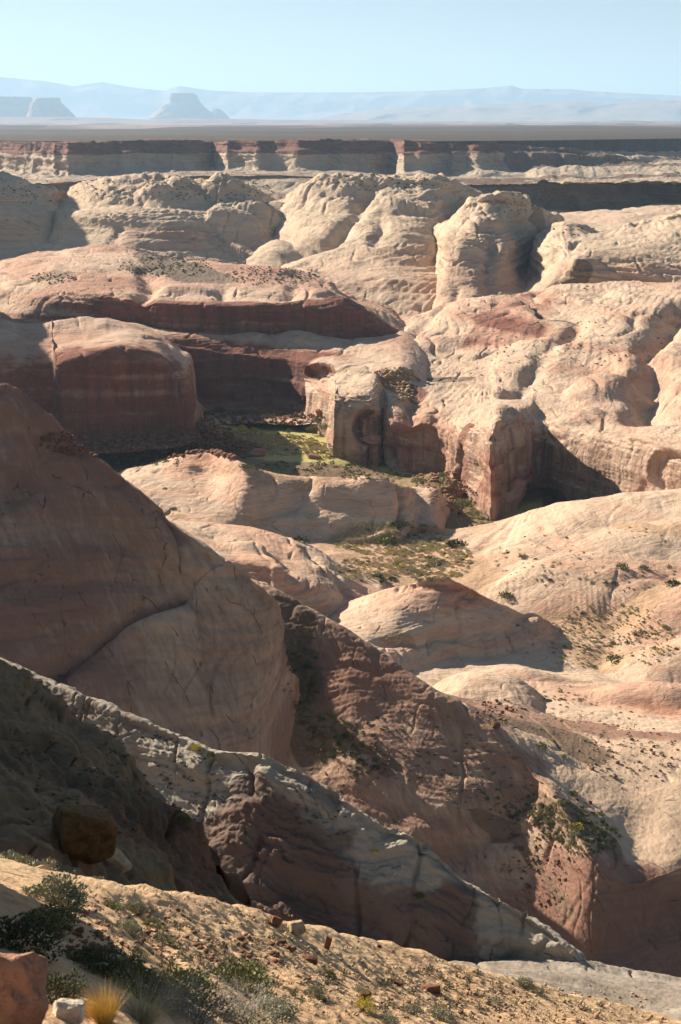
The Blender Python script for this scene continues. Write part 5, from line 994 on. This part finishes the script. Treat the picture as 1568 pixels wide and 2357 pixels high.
for a in [
 ('sagebrush', 'large grey green sagebrush at the left edge above the dark hollow', 'bush', 'sage', 50, 2085, 210, 0.75),
 ('sagebrush', 'dark leafy sagebrush hanging below the large one at the left edge', 'bush', 'olive', 110, 2130, 150, 0.7),
 ('sagebrush', 'feathery grey sagebrush on the slope crest right of the pointed tan rock', 'bush', 'sage', 218, 2045, 66, 1.0),
 ('brush', 'dark brush filling the hollow at the far left below the sagebrush', 'bush', 'dark', 30, 2180, 210, 0.7),
 ('brush', 'dark shadowy brush above the gap between the red boulder and the whitish rock', 'bush', 'dark', 120, 2290, 150, 0.75),
 ('brush', 'dark brush right of the hollow and above the golden grass', 'bush', 'dark', 205, 2225, 150, 0.7),
 ('brush', 'dry brown brush at the bottom between the tall grass and the silvery tangle', 'bush', 'silver', 370, 2300, 150, 0.8),
 ('brush', 'grey green brush at the lower right end of the silvery tangle', 'bush', 'sage', 620, 2335, 130, 0.7),
 ('sagebrush', 'sagebrush between the large left one and the feathery one on the crest', 'bush', 'sage', 150, 2085, 110, 0.8),
 ('sagebrush', 'tall pale sagebrush rising over the crest at the far left edge', 'bush', 'sage', 35, 2045, 210, 0.9),
 ('sagebrush', 'low sagebrush below the pointed tan rock near the left edge', 'bush', 'sage', 120, 2075, 170, 0.75),
 ('brush', 'dark olive brush in the shade above the golden grass', 'bush', 'olive', 290, 2265, 170, 0.75),
 ('shrub', 'low yellow green shrub on the sandy crest below the feathery sagebrush', 'bush', 'olive', 252, 2088, 60, 0.6),
 ('shrub', 'low grey shrub right of the yellow green shrub on the crest', 'bush', 'sage', 308, 2092, 60, 0.7),
 ('shrub', 'rounded grey green shrub in the middle of the sunny left slope', 'bush', 'sage', 296, 2142, 66, 0.8),
 ('shrub', 'rounded olive shrub down right of the middle grey green shrub', 'bush', 'olive', 345, 2128, 50, 0.7),
 ('shrub', 'grey shrub casting shadow at the edge of the stony patch', 'bush', 'sage', 372, 2168, 60, 0.8),
 ('brush', 'tangle of silvery bare twigs at the bottom right of the golden grass', 'bush', 'silver', 445, 2345, 230, 0.8),
 ('brush', 'silvery twiggy brush right of the first tangle at the bottom edge', 'bush', 'silver', 560, 2352, 200, 0.75),
 ('brush', 'dark green bushy brush behind the silvery tangle', 'bush', 'olive', 420, 2275, 150, 0.75),
 ('brush', 'olive green brush at the right end of the silvery tangle', 'bush', 'olive', 545, 2275, 170, 0.7),
 ('grass_tuft', 'golden dry grass tuft glowing at the bottom left', 'grass tuft', 'grass', 242, 2352, 92, 1.25),
 ('grass_tuft', 'thin straw coloured grass leaning right of the golden tuft', 'grass tuft', 'straw', 325, 2350, 110, 1.1),
 ('shrub', 'small round olive shrub right of the dark flat slab', 'bush', 'olive', 757, 2246, 38, 0.9),
 ('shrub', 'grey green shrub with a shadow left of the yellow bush', 'bush', 'sage', 723, 2292, 66, 0.8),
 ('shrub', 'low grey shrub above the yellow bush', 'bush', 'sage', 830, 2288, 52, 0.6),
 ('bush', 'yellow flowering bush low on the sunny slope', 'bush', 'yellow', 838, 2322, 56, 1.0),
 ('shrub', 'grey spiky shrub right of the orange brown rock', 'bush', 'sage', 945, 2328, 60, 0.6),
 ('shrub', 'wide grey spiky shrub at the bottom centre', 'bush', 'sage', 1010, 2343, 76, 0.6),
 ('shrub', 'pale green shrub on the crest of the slope right of centre', 'bush', 'sage', 1206, 2270, 52, 0.9),
 ('shrub', 'small shrub at the right end of the crest shrubs', 'bush', 'sage', 1238, 2280, 30, 0.8),
 ('shrub', 'olive shrub half way up the sunny slope left of the dark flat slab', 'bush', 'olive', 580, 2235, 70, 0.7),
 ('shrub', 'small grey shrub at the bottom edge below the yellow bush', 'bush', 'sage', 890, 2352, 60, 0.6),
 ('bush', 'bright yellow bush on the crest of the near grey spur', 'bush', 'yellow', 452, 1722, 26, 1.0),
 ('bush', 'small green bush right of the yellow bush on the near spur crest', 'bush', 'olive', 487, 1737, 26, 0.8),
 ('bush', 'dark green bush at the foot of the shaded near slope', 'bush', 'olive', 422, 1892, 40, 1.1),
 ('bush', 'small yellow green bush alone on the pale near spur', 'bush', 'yellow', 862, 1963, 20, 0.8),
 ('bush', 'green bush on the middle of the sunny part of the near spur', 'bush', 'olive', 965, 2062, 26, 0.9)]:
    plant(*a[:7], hs=a[7], group=(SH if a[5] > 2040 and a[0] in ('shrub', 'bush') else None))

# trees in the canyon
def tree(label, u, v, hpx, mat, seed, group, wr=0.75):
    e = bpy.data.objects.new('cottonwood_tree', None); COL.objects.link(e); h = m_per_px(u, v)*hpx*1.35; e.scale = (h, h, h); put(e, u, v, None, 0, 0.02*h)
    V, F = leaf_cloud(seed, 1100, 0.11, 1.15, 0.2); V = V*np.array([wr*0.5, wr*0.5, 0.42])+np.array([0, 0, 0.42])
    mesh_from('crown', V, F, mat, False, parent=e)
    V, F = twigs(seed, 1, 0.9, 0.035, 0.3); mesh_from('trunk', V, F, V_stem, False, parent=e); tag(e, label, 'tree', group)
GT = 'trees on the canyon floor'
for i, (l, u, v, h, m, wr) in enumerate([
 ('yellow green cottonwood, leftmost of the bright ones on the canyon floor', 556, 1000, 24, V_yel, 0.9),
 ('bright yellow cottonwood beside the leftmost one on the canyon floor', 582, 1003, 20, V_yel, 1.1),
 ('slim yellow green tree standing alone in the middle of the meadow', 664, 1006, 20, V_green, 0.5),
 ('tiny slim tree between the bright cottonwoods and the middle tree', 640, 1004, 11, V_green, 0.7),
 ('dark green tree in the shade at the left end of the tree line', 470, 962, 18, V_dark, 1.5),
 ('dark green tree under the back wall, second from the left', 505, 958, 22, V_dark, 1.5),
 ('wide dark tree under the back wall behind the cottonwoods', 560, 965, 22, V_dark, 1.8),
 ('dark tree in the shade above the slim middle tree', 620, 972, 20, V_dark, 1.8),
 ('low dark tree near the sunlit part of the back wall', 680, 972, 20, V_dark, 1.6),
 ('green tree crown at the right of the meadow below the buttress', 735, 985, 24, V_olive, 1.5),
 ('lower green tree in front of the right meadow tree', 718, 1000, 20, V_olive, 1.6),
 ('rightmost green tree touching the buttress wall', 752, 1000, 26, V_olive, 1.3),
 ('large dark green tree at the mouth of the gully below the right buttress', 1068, 1185, 38, V_olive, 1.3),
 ('olive tree right of the large one at the gully mouth', 1092, 1198, 26, V_olive, 1.5),
 ('small green tree up in the rubble of the gully', 1018, 1105, 18, V_olive, 1.4),
 ('small green tree at the top of the dark soil left of the gully', 958, 1115, 20, V_olive, 1.5)]):
    tree(l, u, v, h, m, 200+i, GT, wr)

# desert shrubs of the valley: one mesh per kind, each shrub an object of its own
tiny = {k: [new_mesh('foliage', *leaf_cloud(300+j*3+i, 260, 0.2, 0.7, 0.3), m) for j in range(3)] for i, (k, m) in enumerate((('sage', V_sage), ('olive', V_olive), ('dark', V_dark), ('yellow', V_yel)))}
def shrub(label, group, u, v, wpx, kind, hs=0.9):
    o = bpy.data.objects.new('desert_shrub', random.choice(tiny[kind])); COL.objects.link(o); s_ = m_per_px(u, v)*wpx/2
    o.scale = (s_, s_, s_*hs); put(o, u, v, None, 0, 0.08*s_); tag(o, label, 'shrub', group)
G1 = 'single shrubs of the valley'
for l, u, v, wpx, k in [
 ('wide green shrub in the middle of the bushy valley flat', 893, 1250, 72, 'olive'), ('wide dark shrub near the right end of the bushy flat', 1052, 1256, 60, 'dark'),
 ('sage shrub above the wide green shrub below the ridge end', 922, 1208, 52, 'sage'), ('dark shrub pair near the hollow at the foot of the first dome', 690, 1245, 50, 'dark'),
 ('orange yellow shrub at the foot of the first dome ridge', 775, 1258, 16, 'yellow'), ('shrub with yellow top above the middle dome right side', 1165, 1372, 44, 'olive'),
 ('isolated green shrub on bare slickrock right of the gully mouth', 1202, 1282, 26, 'olive'), ('yellow round shrub beside the edge of the right slickrock', 1068, 1280, 16, 'yellow'),
 ('long sage shrub left of the round yellow shrub', 1008, 1298, 60, 'sage'), ('dark shrub in front of the middle dome top', 870, 1330, 42, 'dark'),
 ('small dark shrub right of the dark one above the middle dome', 905, 1334, 30, 'dark'), ('yellow green shrub strip on the far right slickrock', 1432, 1306, 40, 'olive'),
 ('second shrub of the strip on the far right slickrock', 1480, 1308, 34, 'olive'), ('dense dark shrub at the right edge below the strip', 1550, 1345, 46, 'dark'),
 ('large olive shrub in the dip left of the lower right dome', 1418, 1520, 54, 'olive'), ('green shrub pair on the dark soil of the bench', 1246, 1718, 40, 'olive'),
 ('yellow shrub right of the green pair on the dark soil', 1268, 1702, 14, 'yellow'), ('round shrub at the lower end of the dark soil', 1296, 1742, 24, 'olive'),
 ('pale shrub left of the dark soil on the bench', 1158, 1664, 26, 'sage'), ('bright green shrub on top of the bush cluster of the bench', 1318, 1828, 34, 'olive'),
 ('yellow shrub in the middle of the bench cluster', 1328, 1902, 36, 'yellow'), ('pale sage shrub right of the slope edge in the bench cluster', 1300, 1895, 40, 'sage'),
 ('small green shrub on the left slope of the first dome', 398, 1172, 22, 'olive'), ('lone shrub left of the first dome beside the shaded ridge', 378, 1125, 14, 'sage')]:
    shrub(l, G1, u, v, wpx, k)
def field(label, group, regs, n, px, kinds, stuff=0, sname=None, slabel=None, seed=1):
    r = random.Random(seed)
    def spot():
        cu, cv, ru, rv = r.choices(regs, [q[2]*q[3] for q in regs])[0]; a = r.uniform(0, 6.28); q = math.sqrt(r.random()); return cu+ru*q*math.cos(a), cv+rv*q*math.sin(a)
    i = 0
    while i < n:
        u, v = spot()
        if not (4 < u < 1564): continue
        p, nn = ground(u, v)
        shrub(label, group, u, v, px*(0.5+1.2*r.random()**2), r.choice(kinds)); i += 1
    if stuff:
        Pn, Fn, off = [], [], 0; Vc, Fc = leaf_cloud(400+seed, 50, 0.45, 0.7, 0.3)
        for _ in range(stuff):
            u, v = spot()
            if not (4 < u < 1564): continue
            p, nn = ground(u, v); s_ = p.length/FOC*px*0.28*(0.5+r.random()); Pn.append(Vc*s_+np.array(p)); Fn.append(Fc+off); off += len(Vc)
        tag(mesh_from(sname or 'scrub', np.concatenate(Pn), np.concatenate(Fn), V_straw if seed % 2 else V_olive, False), slabel, 'scrub', kind='stuff')
field('small desert shrub dotting the sandy flat behind the middle dome', 'shrubs of the sandy flat', [(900, 1240, 140, 40), (1000, 1290, 90, 50), (860, 1310, 90, 30)], 110, 17, ['sage', 'olive', 'dark', 'sage', 'yellow'], 1300, 'scrub', 'straw coloured dry scrub between the shrubs of the sandy flat', 1)
field('small desert shrub in the dip right of the middle dome', 'shrubs right of the middle dome', [(1400, 1440, 130, 50), (1350, 1500, 90, 40), (1500, 1480, 60, 50), (1300, 1600, 50, 20)], 70, 13, ['sage', 'olive', 'dark', 'yellow'], 400, 'scrub', 'straw coloured dry scrub right of the middle dome', 3)
field('shrub of the dense cluster on the bench above the shaded gully', 'shrub cluster on the bench', [(1310, 1890, 80, 45), (1360, 1930, 70, 40), (1230, 1880, 50, 30)], 45, 20, ['sage', 'olive', 'dark', 'sage'], 250, 'scrub', 'low dark scrub in the bench cluster', 2)
field('dark shrub growing in the shaded gully under the big ridge', 'shrubs in the shaded gully', [(700, 1560, 40, 110), (760, 1700, 50, 60), (830, 1750, 40, 40)], 40, 20, ['dark', 'olive'], 200, 'scrub', 'dark low scrub in the shaded gully under the ridge', 4)
field('small shrub scattered over the low slickrock right of the sandy flat', 'shrubs on the right slickrock', [(1250, 1290, 120, 60), (1450, 1320, 110, 40), (1200, 1480, 60, 40), (1480, 1230, 80, 20), (1300, 1650, 200, 40)], 50, 11, ['sage', 'olive', 'dark'], 200, 'scrub', 'fine straw scrub on the right slickrock', 7)
field('small shrub on the meadow of the canyon floor', 'shrubs on the canyon meadow', [(650, 1025, 90, 25), (560, 1010, 60, 20), (740, 1040, 40, 20)], 45, 12, ['yellow', 'olive', 'yellow', 'olive'], 1500, 'meadow_grass', 'yellow green grass tussocks covering the canyon meadow', 5)
# scrub too fine to count on the domes and plateau rims
def scrub(label, regs, n, px, mat, seed):
    r = random.Random(seed); Pn, Fn, off = [], [], 0; Vc, Fc = leaf_cloud(500+seed, 40, 0.5, 0.7, 0.3)
    for _ in range(n):
        cu, cv, ru, rv = r.choices(regs, [q[2]*q[3] for q in regs])[0]; a = r.uniform(0, 6.28); q = math.sqrt(r.random()); u, v = cu+ru*q*math.cos(a), cv+rv*q*math.sin(a)
        if not (4 < u < 1564): continue
        p, nn = ground(u, v); s_ = p.length/FOC*px*0.5*(0.4+r.random()); Pn.append(Vc*s_+np.array(p)); Fn.append(Fc+off); off += len(Vc)
    tag(mesh_from('scrub', np.concatenate(Pn), np.concatenate(Fn), mat, False), label, 'scrub', kind='stuff')
scrub('dark scrub on the far domes and their ledges', [(300, 430, 150, 25), (500, 440, 130, 30), (900, 420, 150, 20), (1200, 470, 60, 25), (60, 440, 90, 30), (1330, 530, 60, 12)], 700, 5, V_dark, 6)
scrub('dark scrub on the flat top of the red based mass', [(380, 615, 110, 25), (630, 635, 110, 22), (120, 640, 50, 14)], 800, 5, V_dark, 8)
scrub('sparse dark scrub on the right ramp and its ledges', [(1300, 800, 230, 60), (1240, 742, 120, 8), (1210, 672, 40, 6), (1310, 662, 50, 5), (1100, 860, 100, 15)], 160, 5, V_dark, 9)
scrub('dark plants and litter on the slickrock of the spurs', [(960, 1720, 150, 90), (1130, 1800, 120, 100), (1250, 1980, 90, 80), (1450, 1740, 130, 60), (300, 1800, 220, 120), (600, 1900, 200, 90)], 700, 8, V_dark, 10)
scrub('low dark scrub on the dark soil strip behind the first dome', [(700, 1075, 160, 12), (860, 1095, 80, 12), (330, 1062, 90, 14)], 300, 9, V_olive, 12)
scrub('dry straw tufts on the sunny foreground slope', [(500, 2180, 200, 60), (900, 2290, 300, 60), (1250, 2330, 250, 25), (330, 2120, 120, 50)], 110, 18, V_straw, 11)
scrub('low grey green tufts on the sunny foreground slope', [(450, 2190, 220, 60), (900, 2290, 300, 60), (330, 2130, 120, 50)], 120, 22, V_sage, 13)
print('script done %.1fs' % (time.time()-T0))
